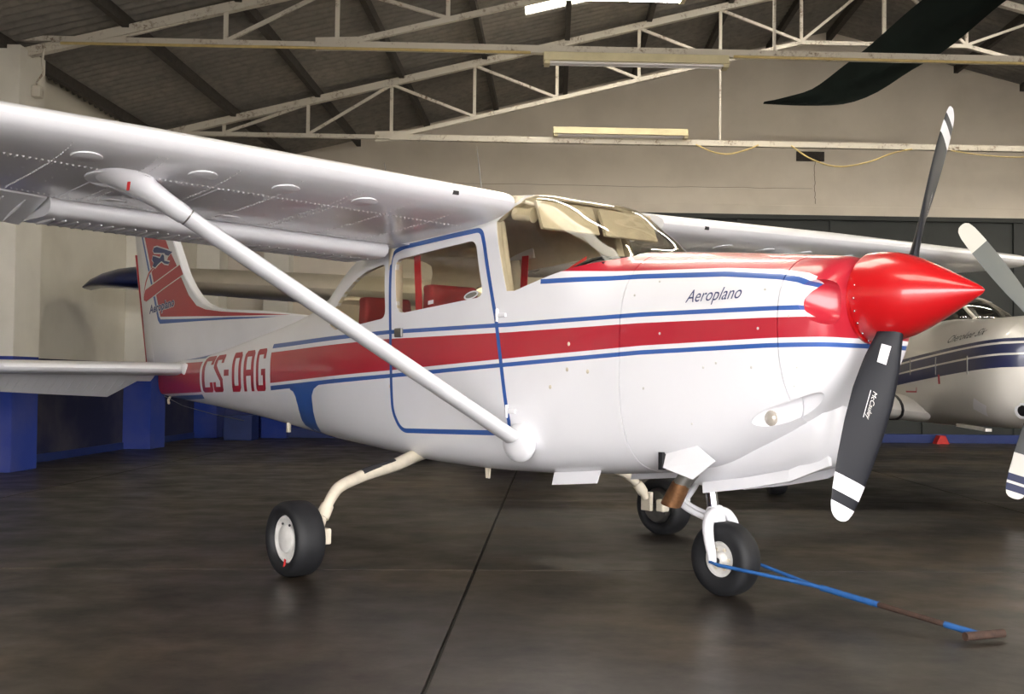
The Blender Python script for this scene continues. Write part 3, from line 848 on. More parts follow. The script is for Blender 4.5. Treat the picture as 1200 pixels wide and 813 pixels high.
# spinner and propeller
AX = 1.420
mk('spinner_backplate', lathe([(1.118, .10), (1.118, .192), (1.132, .196), (1.14, .196)], (0, 0, AX), (1, 0, 0), 48), 'red', plane)
spin = mk('spinner', lathe([(1.142, .197), (1.20, .197), (1.26, .190), (1.32, .174), (1.38, .150), (1.44, .121), (1.50, .090), (1.56, .058), (1.61, .031), (1.637, .015), (1.648, .003)], (0, 0, AX), (1, 0, .012), 56), 'red', plane)
sc = []
for k in range(22):
    a = 2*pi*k/22
    for x, r in ((1.165, .1975),):
        sc.append(ball((x, r*cos(a), AX+r*sin(a)), .005, 8, 5))
mk('spinner_screws', cat(*sc), 'chrome', spin)
HUBX, HUBZ, RP = 1.262, 1.41, 1.016
def blade_geo(R, chords, twists, thick, r0=.10):
    """local x radial, y tangential (direction of motion), z forward"""
    rings = []
    for i, (f, c, tw, th) in enumerate(zip(*chords_tab(R, chords, twists, thick))):
        r = f; row = []
        ct, st_ = cos(radians(tw)), sin(radians(tw)); N = 18
        for k in range(N):
            a = 2*pi*k/N
            u = cos(a)*c*.5; v = sin(a)*th*.5*(1.0 if sin(a) > 0 else .55)
            # airfoil-like: fuller towards the leading edge
            v *= (1 + .35*cos(a))
            row.append((r, u*ct - v*st_, u*st_ + v*ct))
        rings.append(row)
    return loft(rings)
def chords_tab(R, chords, twists, thick):
    fs = [c[0] for c in chords]
    xs = [.0 + i/40 for i in range(41)]
    xs = [.09 + (1-.09)*x for x in xs] + [.988, .995, .999]
    xs = sorted(set(xs)); xs = [x for x in xs if x < .9995]
    def ip(t, x):
        for (a, b), (c, d) in zip(t, t[1:]):
            if x <= c: return b + (d-b)*(x-a)/(c-a)
        return t[-1][1]
    return [x*R for x in xs], [ip(chords, x) for x in xs], [ip(twists, x) for x in xs], [ip(thick, x) for x in xs]
CH = [(.0, .09), (.13, .10), (.2, .125), (.3, .165), (.45, .198), (.6, .200), (.75, .182), (.88, .150), (.94, .128), (.97, .108), (.985, .085), (.995, .05), (1, .01)]
TW = [(0, 46), (.15, 43), (.3, 34), (.5, 25), (.75, 18), (1, 13)]
TH = [(0, .085), (.13, .08), (.25, .045), (.5, .022), (.8, .012), (1, .004)]
BL = blade_geo(RP, CH, TW, TH)
ANG = radians(26.0)
for k, a in enumerate((ANG, ANG+pi)):
    er = Vector((0, sin(a), cos(a))); et = Vector((0, -cos(a), sin(a))); ex = Vector((1, 0, 0))
    b = mk('propeller_blade', BL, 'blade', plane)
    m = Matrix((er, et, ex)).transposed().to_4x4(); m.translation = Vector((HUBX, 0, HUBZ))
    b.matrix_local = m
    # maker's lettering and a white sticker on the face towards the front
    def facept(r, u, off=.0015, tab=None):
        f = r/RP
        def ip(t, x):
            for (a_, b_), (c_, d_) in zip(t, t[1:]):
                if x <= c_: return b_ + (d_-b_)*(x-a_)/(c_-a_)
        c, tw, th = ip(CH, f), radians(ip(TW, f)), ip(TH, f)
        q = max(-.98, min(.98, u/(c*.5))); aa = math.acos(q)
        v = sin(aa)*th*.5*(1+.35*cos(aa)) + off
        return (r, u*cos(tw)-v*sin(tw), u*sin(tw)+v*cos(tw))
    V2, Fs, w = text_geo('McCauley', .029, .25, 1., maxedge=.012)
    V = [facept(.44 + a_*(.125/w), -(.012) + b_*1.0 - .0) for a_, b_ in V2]
    mk('maker_lettering', (V, Fs), 'hub', b, recalc=False)
    mk('blade_line', ([facept(.44+.125*i/12, -.022-(.003 if j else 0)) for i in range(13) for j in (0, 1)], [(2*i, 2*i+2, 2*i+3, 2*i+1) for i in range(12)]), 'white_decal', b, recalc=False)
    mk('blade_sticker', ([facept(.225+.085*i/6, -.030+.04*j/4) for i in range(7) for j in range(5)], [(i*5+j, (i+1)*5+j, (i+1)*5+j+1, i*5+j+1) for i in range(6) for j in range(4)]), 'white_decal', b, recalc=False)

# exhaust and cowl flaps, plates, aerials under the belly
mk('exhaust_pipe', cat(tube([(.29, -.17, .66), (.235, -.19, .60), (.195, -.205, .545)], .042, 20)), 'steel', plane)
mk('exhaust_tip', loft([*[[Vector(c)+Vector((r*cos(a), r*sin(a)*1.0, -.25*r*cos(a))) for a in [2*pi*k/20 for k in range(20)]] for c, r in (((.198, -.204, .555), .045), ((.17, -.212, .50), .049), ((.145, -.222, .445), .050), ((.147, -.221, .45), .043), ((.18, -.21, .53), .038))]]), 'exhaust', plane)
mk('cowl_flap', loft([[(.39, -.355+dx, .775), (.555, -.375+dx, .69), (.44, -.40+dx, .600), (.24, -.385+dx, .64), (.24, -.36+dx, .72)] for dx in (0, .008)]), 'white', plane, smooth=False, bevel=.002)
mk('cowl_flap', loft([[(.39, .355-dx, .775), (.555, .375-dx, .69), (.44, .40-dx, .600), (.24, .385-dx, .64), (.24, .36-dx, .72)] for dx in (0, .008)]), 'white', plane, smooth=False, bevel=.002)
mk('cowl_outlet', box((.225, -.372, .672), (.025, .03, .085)), 'black', plane, smooth=False)
mk('belly_plate', loft([[(-.645, -.30-d, .487), (-.622, -.30-d, .565), (-.262, -.30-d, .606), (-.297, -.30-d, .522)] for d in (0, .008)]), 'white', plane, smooth=False)
mk('belly_plate', loft([[(-.645, .30+d, .487), (-.622, .30+d, .565), (-.262, .30+d, .606), (-.297, .30+d, .522)] for d in (0, .008)]), 'white', plane, smooth=False)
mk('belly_aerial', loft([[(-1.30, -.245-d, .56), (-1.25, -.245-d, .56), (-1.262, -.245-d, .475), (-1.288, -.245-d, .475)] for d in (0, .012)]), 'cream', plane, smooth=False)
mk('drain_mast', tube([(-3.79, -.20, .73), (-3.79, -.20, .64)], .018, 12), 'cream', plane)
mk('tail_tie_ring', cat(tube([(-6.45, -.0, .90), (-6.50, -.02, .83), (-6.46, -.03, .80)], .012, 8)), 'cream', plane)
mk('wire_aerial', tube([(-6.5, -.06, .87), (-5.9, -.13, .79), (-5.2, -.16, .735), (-4.6, -.17, .70)], .003, 5), 'steel', plane)

# ---- wings
def naca(x, t=.12, m=.022, p=.4):
    yt = 5*t*(.2969*sqrt(max(0, x))-.126*x-.3516*x*x+.2843*x**3-.1036*x**4)
    yc = m/p**2*(2*p*x-x*x) if x < p else m/(1-p)**2*((1-2*p)+2*p*x-x*x)
    return yc+yt, yc-yt
class Wing:
    def __init__(s, side, span=5.46, root=1.63, tip=1.12, kink=2.55, le=(-.656, 2.0), dih=1.73, inc=5.0):
        s.side, s.span, s.root, s.tip, s.kink, s.le, s.dih = side, span, root, tip, kink, le, tan(radians(dih)); s.inc = inc
    def chord(s, y): return s.root if y <= s.kink else s.root + (s.tip-s.root)*(y-s.kink)/(s.span-s.kink)
    def pt(s, y, xc, zc):
        c = s.chord(y); i = radians(s.inc - (0 if y <= s.kink else 2.2*(y-s.kink)/(s.span-s.kink)))
        lex = s.le[0] - (0 if y <= s.kink else .10*(y-s.kink)/(s.span-s.kink)); lez = s.le[1]+s.dih*(y-.56)
        X, Z = xc*c, zc*c
        return (lex - X*cos(i) - Z*sin(i)*-1*0 , s.side*y, lez - X*sin(i) + Z*cos(i))
    def low(s, y, xc): return s.pt(y, xc, naca(xc)[1])
    def ring(s, y, x0, x1, n=16, cove=False, k=1.0):
        xs = [x0+(x1-x0)*(1-cos(pi*i/n))/2 if x0 == 0 else x0+(x1-x0)*i/n for i in range(n+1)]
        up = [(x, naca(x)[0]*k) for x in reversed(xs)]; lo = [(x, naca(x)[1]*k) for x in (xs[1:] if x0 == 0 else xs)]
        if cove: up = [(x, naca(x)[0]*k) for x in (.82, .78, .74)] + up
        P = up+lo
        if cove:
            a, b = naca(x1); mid = (a+b)/2
            P += [(x1-.008, b*.5+mid*.5), (x1-.012, mid), (x1, a*.7+mid*.3), (.76, naca(.76)[0]-.012), (.815, naca(.815)[0]-.004)]
        return [s.pt(y, x, z) for x, z in P]
def build_wing(W, parent, mats, rivets=True, detail=True, tip_mat=None):
    ys = [.58, .80, 1.2, 1.6, 2.0, 2.55, 3.2, 3.9, 4.6, 5.15, 5.30]
    g = loft([W.ring(y, 0, .70, 16, True) for y in ys])
    w = mk('wing', g, mats[0], parent, angle=40)
    mk('wing_root_fairing', loft([W.ring(y, .66, 1.0, 10) for y in (.47, .60)]), mats[0], w)
    tipr = [(5.302, 1.0), (5.38, .95), (5.44, .80), (5.475, .55), (5.485, .25)]
    tg = []
    for y, k in tipr:
        R = W.ring(y, 0, 1.0, 16)
        c0 = Vector(W.pt(y, .45, .012))
        tg.append([c0 + Vector(((p[0]-c0.x)*(.55+.45*k), p[1]-c0.y, (p[2]-c0.z)*k)) for p in map(Vector, R)])
    mk('wing_tip', loft(tg), tip_mat or mats[0], w, angle=50)
    # aileron
    ad = radians(9.5)
    def al_ring(y):
        P = [(1.0, .003), (.92, .018), (.82, .036), (.74, .047), (.712, .044), (.702, .02), (.704, -.006), (.715, -.021), (.76, -.019), (.84, -.014), (.92, -.008), (1.0, -.003)]
        return [W.pt(y, .71+(x-.71)*cos(ad)+(z+.02)*sin(ad)*.3, -.02-(x-.71)*sin(ad)+(z+.02)*cos(ad)) for x, z in P]
    al = mk('aileron', loft([al_ring(y) for y in (2.635, 3.6, 4.5, 5.28)]), mats[0], w, angle=40)
    # flap: round nose, drooped a few degrees below the trailing edge cove
    droop = radians(5)
    def fl_ring(y):
        P = [(1.0, .004), (.94, .014), (.86, .025), (.80, .027), (.755, .019), (.728, .002), (.716, -.022), (.722, -.038), (.745, -.048), (.78, -.047), (.84, -.036), (.92, -.018), (1.0, -.004)]
        out = []
        for x, z in P:
            dx, dz = x-.73, z+.02-.020
            xx = .73 + dx*cos(droop) + dz*sin(droop); zz = -.020 + -dx*sin(droop) + dz*cos(droop)
            out.append(W.pt(y, xx-.008, zz+.007))
        return out
    flap = mk('flap', loft([fl_ring(y) for y in (.62, 1.2, 1.9, 2.62)]), mats[0], w, angle=50)
    if detail:
        beads = []
        for k in range(32):
            y = .68+k*.0605
            def q(y, t):
                R = fl_ring(y); a, b = Vector(R[9]), Vector(R[12]); return a.lerp(b, t)+Vector((0, 0, -.001))
            beads.append(tube([q(y, .12), q(y, .5), q(y, .93)], [.005, .0125, .004], 6))
        bo = mk('flap_beads', cat(*beads), 'white_decal', w); bo['kind'] = 'stuff'
        beads = []
        for k in range(24):
            y = 2.72+k*.105
            R = al_ring(y); beads.append(tube([Vector(R[8]), Vector(R[9]), Vector(R[10]), Vector(R[11])], [.004, .010, .008, .003], 6))
        bo = mk('aileron_beads', cat(*beads), mats[0], w); bo['kind'] = 'stuff'
        # rivet rows
        rv = []
        def dome(p, r=.0078):
            x, y, z = p; n = 6
            V = [(x+r*cos(2*pi*k/n), y+r*sin(2*pi*k/n), z+.0004) for k in range(n)] + [(x, y, z-r*.75)]
            return V, [(k, (k+1) % n, n) for k in range(n)]
        y = .66
        while y < 4.4:
            rv.append(dome(W.low(y, .235))); 
            rv.append(dome(W.low(y+.013, .665)))
            if int(y*40) % 2: rv.append(dome(W.low(y, .26), .0035))
            y += .026
        for yy in (.86, 1.16, 1.46, 1.50, 1.80, 2.12, 2.46, 2.50, 2.86, 3.24, 3.62, 4.0):
            x = .06
            while x < .66:
                rv.append(dome(W.low(yy, x),   .0075 if x > .22 else .005)); x += .019
        for _ in range(160):
            rv.append(dome(W.low(round(random.uniform(.7, 3.6)/.16)*.16+.04, round(random.uniform(.28, .64)/.06)*.06), .0035))
        ro = mk('rivets', cat(*rv), 'white_decal', w, smooth=False, recalc=False); ro['kind'] = 'stuff'
        for yy in (2.08, 2.60):
            mk('lap_seam', loft([[Vector(W.low(yy-.008, x))+Vector((0, 0, .001)), Vector(W.low(yy+.008, x))+Vector((0, 0, .001)), Vector(W.low(yy+.006, x))+Vector((0, 0, -.003)), Vector(W.low(yy-.006, x))+Vector((0, 0, -.003))] for x in [.24+.02*i for i in range(22)]]), mats[0], w)
        for yy, xc in ((1.38, .135), (1.82, .135), (2.24, .135), (2.76, .14), (2.36, .62), (1.74, .62), (3.3, .62)):
            R = []
            for rr_, dz in ((.066, .004), (.066, -.004), (.060, -.0055), (.0, -.0055)):
                R.append([Vector(W.low(yy+rr_*cos(a), xc+rr_/W.chord(yy)*sin(a)))+Vector((0, 0, dz)) for a in [2*pi*k/24 for k in range(24)]])
            mk('inspection_cover', loft(R, (True, False)), mats[0], w)
        V = W.low(.86, .06); mk('stall_vent', box((W.pt(.9, .004, 0)[0]+.002, W.side*.97, W.pt(.97, .004, .0)[2]-.005), (.012, .035, .02)), 'black', w, smooth=False)
    return w
wr = Wing(-1); wl = Wing(1)
WR = build_wing(wr, plane, ('white',)); WL = build_wing(wl, plane, ('white',))
mk('trailing_edge_stripe', loft([[Vector(wl.pt(y, x, naca(x)[1]))+Vector((0, 0, dz)) for x, dz in ((.95, -.001), (1.0, -.001), (1.0, .002), (.95, .002))] for y in (3.4, 4.3, 5.2)]), 'red_decal', WL, smooth=False)

def struts(side, parent, mat, det=True):
    A, Bp = Vector((-1.14, side*2.53, 1.99)), Vector((-.655, side*.535, .725))
    d = (A-Bp).normalized(); fw = Vector((1, 0, 0)); fw = (fw - d*fw.dot(d)).normalized(); up = d.cross(fw)
    P = lambda t: Bp.lerp(A, t)
    st_ = mk('wing_strut', ellipse_loft([(P(t), fw*.074, up*.036) for t in (.02, .3, .6, .86)], 24), mat, parent)
    if det:
        cuff = [(.855, .079, .040), (.90, .083, .044), (.935, .098, .055), (.96, .125, .09), (.98, .16, .13), (.993, .19, .165), (1.0, .205, .18)]
        its = []
        for t, a, b in cuff:
            f = max(0, (t-.93)/.07); f = min(1, f)
            A_ = fw*a*(1-f) + Vector((a, 0, -.01))*f; B_ = up*b*(1-f) + (Vector((0, side*-1*b, 0)))*f*(1 if up.y*side < 0 else -1)
            its.append((P(t), A_, B_))
        mk('strut_cuff', ellipse_loft(its, 28), mat, st_)
        Wd = wr if side < 0 else wl; R = []
        for r_, dz in ((1.0, .004), (1.0, -.006), (.95, -.010), (.5, -.010)):
            R.append([Vector(Wd.low(2.52+.150*r_*cos(a), .30+.105*r_*sin(a)))+Vector((0, 0, dz)) for a in [2*pi*k/32 for k in range(32)]])
        mk('cuff_flange', loft(R), mat, st_)
        mk('strut_root_fairing', cat(ball((Bp.x-.005, side*.528, Bp.z-.005), (.125, .05, .105), 26, 14)), mat, st_)
        mk('strut_seam', ellipse_loft([(P(.846), fw*.0752, up*.0372), (P(.849), fw*.0752, up*.0372)], 24), 'steel', st_)
        mk('strut_bolt', cat(ball(P(.055)+Vector((0, 0, .035)), .012, 8, 6)), 'steel', st_)
        if side < 0:
            mk('warning_ribbon', loft([[(-.985-.004*k, -2.53, 1.918-.012*k), (-.965-.004*k, -2.55, 1.913-.012*k), (-.966-.004*k, -2.552, 1.911-.012*k), (-.986-.004*k, -2.532, 1.916-.012*k)] for k in range(4)]), 'tag', st_)
    return st_
struts(-1, plane, 'white'); struts(1, plane, 'white')
mk('vhf_aerial', tube([(-1.35, -.25, 2.10), (-1.42, -.25, 2.46)], [.006, .002], 6), 'steel', plane)
mk('vhf_aerial', tube([(-1.95, -.5, 2.08), (-2.05, -.5, 2.42)], [.006, .002], 6), 'steel', plane)

# ---- tail
def slab(poly, half, bevel, name, mat, parent):
    return mk(name, prism_y(poly, -half, half), mat, parent, angle=30, bevel=bevel)
FINP = [(-3.75, 1.535), (-4.6, 1.610), (-5.25, 1.648), (-5.52, 1.678), (-5.72, 1.728), (-5.86, 1.795), (-6.0, 1.89), (-6.14, 2.01), (-6.43, 2.38), (-6.72, 2.74), (-6.76, 2.77), (-7.335, 2.77), (-7.205, 2.30), (-6.80, 1.15), (-6.2, 1.10), (-5, 1.2), (-4, 1.42)]
fin = slab(FINP, .042, .022, 'fin', 'white', plane)
rud = mk('rudder', prism_y([(-.01, 0), (-.15, 1.64), (-.58, 1.64), (-.55, 1.5), (-.36, .3), (-.30, -.02)], -.032, .032), 'white', plane, angle=30, bevel=.016)
# place the rudder: hinge line leans back with the fin, deflected a little
rud.matrix_local = Matrix.Translation((-6.815, 0, 1.13)) @ Matrix.Rotation(radians(-9), 4, 'Z') @ Matrix.Shear('XZ', 4, (0, 0)) 
for v in rud.data.vertices: v.co.x += -.315*v.co.z
mk('rudder_edge', prism_y([(-.29, -.03), (-.315, -.03), (-.83-.13, 1.2), (-.80-.13, 1.2)], -.033, .033), 'red_decal', rud, smooth=False)
FY = -.0432
def fin_decal(poly, name, mat, off=0., parent=fin):
    V2, Fs = fill_poly(poly)
    mk(name, ([(a, FY-off, b) for a, b in V2], Fs), mat, parent, smooth=False, recalc=False)
fin_decal([(-7.118, 2.464), (-7.205, 2.74), (-6.845, 2.72), (-6.596, 2.388), (-6.494, 2.273), (-6.324, 2.122), (-6.185, 1.97), (-6.022, 1.81), (-5.848, 1.706), (-5.664, 1.664), (-5.314, 1.63), (-4.666, 1.590), (-4.05, 1.556), (-4.666, 1.573), (-5.312, 1.590), (-5.844, 1.609), (-6.671, 1.634)], 'red_field', 'red_decal')
fin_decal([(-7.195, 2.471), (-7.28, 2.745), (-7.24, 2.745), (-7.157, 2.468), (-6.708, 1.643), (-6.669, 1.608), (-5.843, 1.587), (-5.2, 1.577), (-4.665, 1.561), (-4.3, 1.549), (-4.665, 1.549), (-5.2, 1.557), (-5.842, 1.563), (-6.681, 1.565), (-6.734, 1.604)], 'blue_line', 'blue_decal', .0003)
def grow(P, k):
    return offset_poly(P, k)
rib = [(-6.238, 2.108), (-6.155, 2.014), (-6.614, 1.908), (-7.03, 1.798), (-7.093, 1.813), (-7.10, 1.856), (-7.06, 1.915), (-6.843, 1.966)]
fin_decal(grow(rib, .011), 'ribbon_edge', 'white_decal', .0006)
fin_decal(rib, 'ribbon', 'red_decal', .0009)
loop_o = [(-6.874, 2.135), (-6.985, 2.085), (-7.06, 2.0), (-7.09, 1.92), (-7.10, 1.85), (-7.075, 1.92), (-7.03, 2.0), (-6.965, 2.068), (-6.868, 2.115)]
fin_decal(grow(loop_o, .007), 'ribbon_edge', 'white_decal', .0010)
fin_decal(loop_o, 'ribbon_tail', 'red_decal', .0013)
e1 = [(-6.861, 2.321), (-6.79, 2.324), (-6.411, 2.244), (-6.505, 2.215), (-6.574, 2.227), (-6.603, 2.248), (-6.859, 2.272), (-6.886, 2.294)]
e2 = [(-6.886, 2.24), (-6.814, 2.228), (-6.713, 2.206), (-6.653, 2.241), (-6.613, 2.227), (-6.599, 2.173), (-6.469, 2.152), (-6.501, 2.132), (-6.598, 2.147), (-6.669, 2.175), (-6.753, 2.151), (-6.823, 2.122), (-6.887, 2.143), (-6.854, 2.172), (-6.902, 2.204)]
mid = [(-6.69, 2.275), (-6.55, 2.24), (-6.51, 2.20), (-6.56, 2.15), (-6.66, 2.19), (-6.70, 2.23)]
for q in (grow(e1, .013), grow(e2, .013), mid): fin_decal(q, 'emblem_outline', 'white_decal', .0016)
for q in (e1, e2): fin_decal(q, 'emblem', 'navy_decal', .0020)
V2, Fs, w = text_geo('Aeroplano', .118, .05, 1., bold=.008)
T = lambda a, b: (-6.955+a*(.62/w), FY-.0022, 1.672+.054*a/w-.0*b+b*.98)
mk('fin_lettering', ([T(a, b) for a, b in V2], Fs), 'white_decal', fin, smooth=False, recalc=False)
V2, Fs, w = text_geo('Aeroplano', .118, .05, 1., bold=.0035)
T2 = lambda a, b: (-6.945+a*(.60/w), FY-.0027, 1.673+.054*a/w+b*.98)
mk('fin_lettering', ([T2(a, b) for a, b in V2], Fs), 'navy_decal', fin, smooth=False, recalc=False)

def tailplane(side, parent):
    def ring(y, x0, x1, n=10, lex=-5.86):
        c = 1.0; lx = lex - .13*(y-.1)/1.6
        xs = [x0+(x1-x0)*(1-cos(pi*i/n))/2 for i in range(n+1)]
        f = lambda x: 5*.085*(.2969*sqrt(x)-.126*x-.3516*x*x+.2843*x**3-.1036*x**4)
        P = [(x, f(x)) for x in reversed(xs)] + [(x, -f(x)) for x in xs[1:]]
        return [(lx-x*1.0, side*y, 1.125+z*1.45) for x, z in P]
    sb = mk('tailplane', loft([ring(y, 0, .58) for y in (.03, .12, .5, 1.0, 1.5, 1.66)]+[[(p[0]*.4-3.75+.02, side*1.73, 1.125+(p[2]-1.125)*.3) for p in ring(1.66, 0, .58)]]), 'white', parent, angle=45)
    dr = radians(30)
    def er(y, trail):
        hx = -6.44 - .06*(y-.1)/1.6
        P = [(0, .036), (.05, .040), (.15, .034), (trail, .004), (trail, -.004), (.15, -.034), (.05, -.040), (0, -.036), (-.012, 0)]
        return [(hx - x*cos(dr) + z*0, side*y, 1.118 + z - x*sin(dr)) for x, z in P]
    ev = mk('elevator', loft([er(.17, .05), er(.26, .18), er(.46, .52), er(1.0, .47), er(1.66, .40)]), 'white', sb, angle=45)
    bd = []
    for k in range(17):
        y = .34+k*.078
        tr = .17+(y-.26)*1.7 if y < .46 else .52-(y-.46)*.1
        R = er(y, tr); a, b = Vector(R[6]), Vector(R[4])
        bd.append(tube([a.lerp(b, .1), a.lerp(b, .5)+Vector((0, 0, -.004)), a.lerp(b, .95)], [.003, .006, .002], 6))
    o = mk('elevator_beads', cat(*bd), 'white', sb); o['kind'] = 'stuff'
    return sb
tailplane(-1, plane); tailplane(1, plane)
mk('tailplane_cuff', ball((-5.845, -.145, 1.125), (.05, .035, .055), 16, 10), 'white_decal', plane)

# ---- landing gear
def wheel_parts(parent, c, R, w, side, rim, name_t='tyre'):
    hw = w/2; ro = R
    prof = [(-hw*.55, rim*.98), (-hw*.82, rim*1.05), (-hw*.98, rim+(R-rim)*.35), (-hw, rim+(R-rim)*.62), (-hw*.9, R*.93), (-hw*.68, R*.985), (-hw*.35, R), (0, R*1.002), (hw*.35, R), (hw*.68, R*.985), (hw*.9, R*.93), (hw, rim+(R-rim)*.62), (hw*.98, rim+(R-rim)*.35), (hw*.82, rim*1.05), (hw*.55, rim*.98)]
    t = mk(name_t, lathe(prof, c, (0, 1, 0), 48, (False, False)), 'tyre', parent, angle=50)
    gr = []
    for k in (-.36, 0., .36):
        gr.append(lathe([(k*hw-.003, R*1.000), (k*hw-.002, R*1.006), (k*hw+.002, R*1.006), (k*hw+.003, R*1.0)], c, (0, 1, 0), 48, (False, False)))
    return t
def main_leg(side):
    Y = side
    path = spline([(-1.85, Y*.30, .60), (-1.80, Y*.42, .578), (-1.73, Y*.61, .535), (-1.64, Y*.856, .500), (-1.55, Y*1.08, .452), (-1.50, Y*1.17, .40), (-1.465, Y*1.235, .325), (-1.45, Y*1.275, .255)], 5)
    n = len(path)
    leg = mk('main_gear_leg', tube(path, [.044-.016*min(1, i/(n*.8)) for i in range(n)], 16), 'cream', plane)
    seg = path[10:17]
    if True:
        P = [Vector(p)+Vector((.0, 0, .004)) for p in seg]
        mk('step_pad', loft([[p+Vector((.034*cos(a), 0, .036*sin(a)+.001)) for a in (.15, .5, .9, 1.3, 1.7, 2.1)] + [p+Vector((.031*cos(a), 0, .03*sin(a))) for a in (2.1, 1.3, .5)] for p in P]), 'tread', leg)
    mk('leg_collar', tube([path[-8], path[-6], path[-4]], [.036, .038, .036], 16), 'cream', leg)
    mk('axle_bracket', loft([[(-1.45+a*.045, Y*1.285+b*.016, .30-.13*t) for a, b in ((-1, -1), (1, -1), (1, 1), (-1, 1))] for t in (0, .5, 1)]), 'cream', leg, smooth=False, bevel=.008)
    c = (-1.43, Y*1.433, .2)
    mk('axle', tube([(-1.43, Y*1.27, .2), (-1.43, Y*1.50, .2)], .02, 12), 'steel', leg)
    wheel_parts(leg, c, .2, .172, Y, .125)
    mk('wheel_hub', lathe([(.02, .124), (.045, .128), (.056, .124), (.060, .112), (.052, .098), (.050, .075), (.062, .070), (.070, .055), (.072, .02), (.072, .004)], c, (0, Y, 0), 36), 'hub', leg)
    mk('brake_disc', lathe([(-.09, .03), (-.09, .105), (-.082, .105), (-.06, .122), (-.03, .124)], c, (0, Y, 0), 36), 'steel', leg)
    mk('brake_caliper', box((-1.335, Y*1.318, .212), (.062, .07, .085)), 'cream', leg, smooth=False, bevel=.012)
    mk('brake_bolts', cat(*[tube([(-1.335, Y*1.318-.0, .165), (-1.335, Y*1.318, .262)], .009, 8)]), 'steel', leg)
    if side < 0:
        mk('valve_bolts', cat(*[ball((-1.43+.085*cos(a), Y*(1.433+.056), .2+.085*sin(a)), .007, 8, 5) for a in (1.1, 2.0)]), 'black', leg)
        mk('valve_ribbon', loft([[(-1.425+.004*k, -1.497-.004*k, .098-.013*k), (-1.408+.004*k, -1.497-.004*k, .094-.013*k), (-1.408+.004*k, -1.500-.004*k, .094-.013*k), (-1.425+.004*k, -1.50-.004*k, .098-.013*k)] for k in range(4)]), 'tag', leg)
main_leg(-1); main_leg(1)
ng = mk('nose_gear_strut', tube([(.185, 0, .66), (.215, 0, .50), (.235, 0, .385)], .03, 18), 'chrome', plane)
fk = []
mk('fork_crown', lathe([(0, .036), (.015, .046), (.085, .046), (.10, .036)], (.255, 0, .335), (-.2, 0, 1), 24), 'white', ng)
for s in (-1, 1):
    path = spline([(.25, s*.005, .415), (.262, s*.058, .398), (.275, s*.095, .35), (.288, s*.103, .28), (.302, s*.100, .215), (.306, s*.098, .165)], 5)
    n = len(path)
    fk.append(tube(path, [(.028, .038), ] + [(.022+.004*sin(pi*i/n), .034-.014*i/n) for i in range(1, n)], 14))
mk('nose_fork', cat(*fk), 'white', ng)
lk = []
for s in (-1, 1):
    lk.append(tube(spline([(.115, s*.03, .58), (.075, s*.028, .51), (.025, s*.018, .445)], 4), .016, 10))
    lk.append(tube(spline([(.025, s*.018, .445), (.045, s*.02, .422), (.13, s*.028, .392), (.235, s*.04, .372)], 4), .017, 10))
mk('torque_link', cat(*lk, tube([(.024, -.04, .444), (.024, .04, .444)], .017, 10)), 'white', ng)
nc = (.306, 0, .182)
wheel_parts(ng, nc, .182, .135, 1, .088)
for s in (-1, 1):
    mk('wheel_hub', lathe([(.02, .086), (.038, .090), (.046, .086), (.046, .074), (.036, .066), (.034, .040), (.05, .034), (.058, .026), (.06, .004)], nc, (0, s, 0), 36), 'hub', ng)
    mk('hub_bolts', cat(*[tube([(nc[0]+.053*cos(a), s*.03, nc[2]+.053*sin(a)), (nc[0]+.053*cos(a), s*.043, nc[2]+.053*sin(a))], .009, 8) for a in [pi/3*k for k in range(6)]]), 'cream', ng)
mk('axle', tube([(.306, -.115, .176), (.306, .115, .176)], .014, 12), 'black', ng)

# ---- cabin
def seat(x, y, z0=1.02):
    s = mk('cabin_seat', cat(box((x+.22, y, z0), (.46, .42, .14))), 'red_seat', plane, bevel=.04)
    R = [[(x+.06-.10*t*1.0 + dx, y+dy*(1 if t < .8 else .86), z0+.05+.56*t) for dx, dy in ((-.05, -.21), (.05, -.21), (.05, .21), (-.05, .21))] for t in (0, .3, .6, .9, 1.0)]
    mk('seat_backrest', loft(R), 'red_seat', s, bevel=.03)
    return s
for y in (-.26, .26): seat(-1.62, y); seat(-2.35, y, .98)
mk('instrument_panel', prism_y([(-.43, 1.0), (-.36, 1.62), (-.20, 1.655), (-.06, 1.60), (-.06, 1.0)], -.34, .34), 'dark_panel', plane, bevel=.02)
mk('glare_shield', loft([[(-.50, y, 1.60+.075*(1-(y/.43)**2)), (-.15, y*.98, 1.655+.05*(1-(y/.43)**2)), (-.15, y*.98, 1.60), (-.50, y, 1.575+.06*(1-(y/.43)**2))] for y in [-.42+.07*k for k in range(13)]]), 'dark_panel', plane)
for y in (-.25, .25):
    yk = mk('control_yoke', tube([(-.43, y, 1.42), (-.66, y, 1.42)], .014, 10), 'black', plane)
    mk('yoke_wheel', tube(spline([(-.68, y-.15, 1.54), (-.68, y-.16, 1.45), (-.67, y-.09, 1.40), (-.67, y, 1.41), (-.67, y+.09, 1.40), (-.68, y+.16, 1.45), (-.68, y+.15, 1.54)], 5), .014, 10), 'black', yk)
mk('windscreen_bow', tube(spline([(-.43, -.44, 1.60), (-.35, -.3, 1.69), (-.31, -.12, 1.71), (-.31, .12, 1.71), (-.35, .3, 1.69), (-.43, .44, 1.60)], 6), .010, 8), 'black', plane)
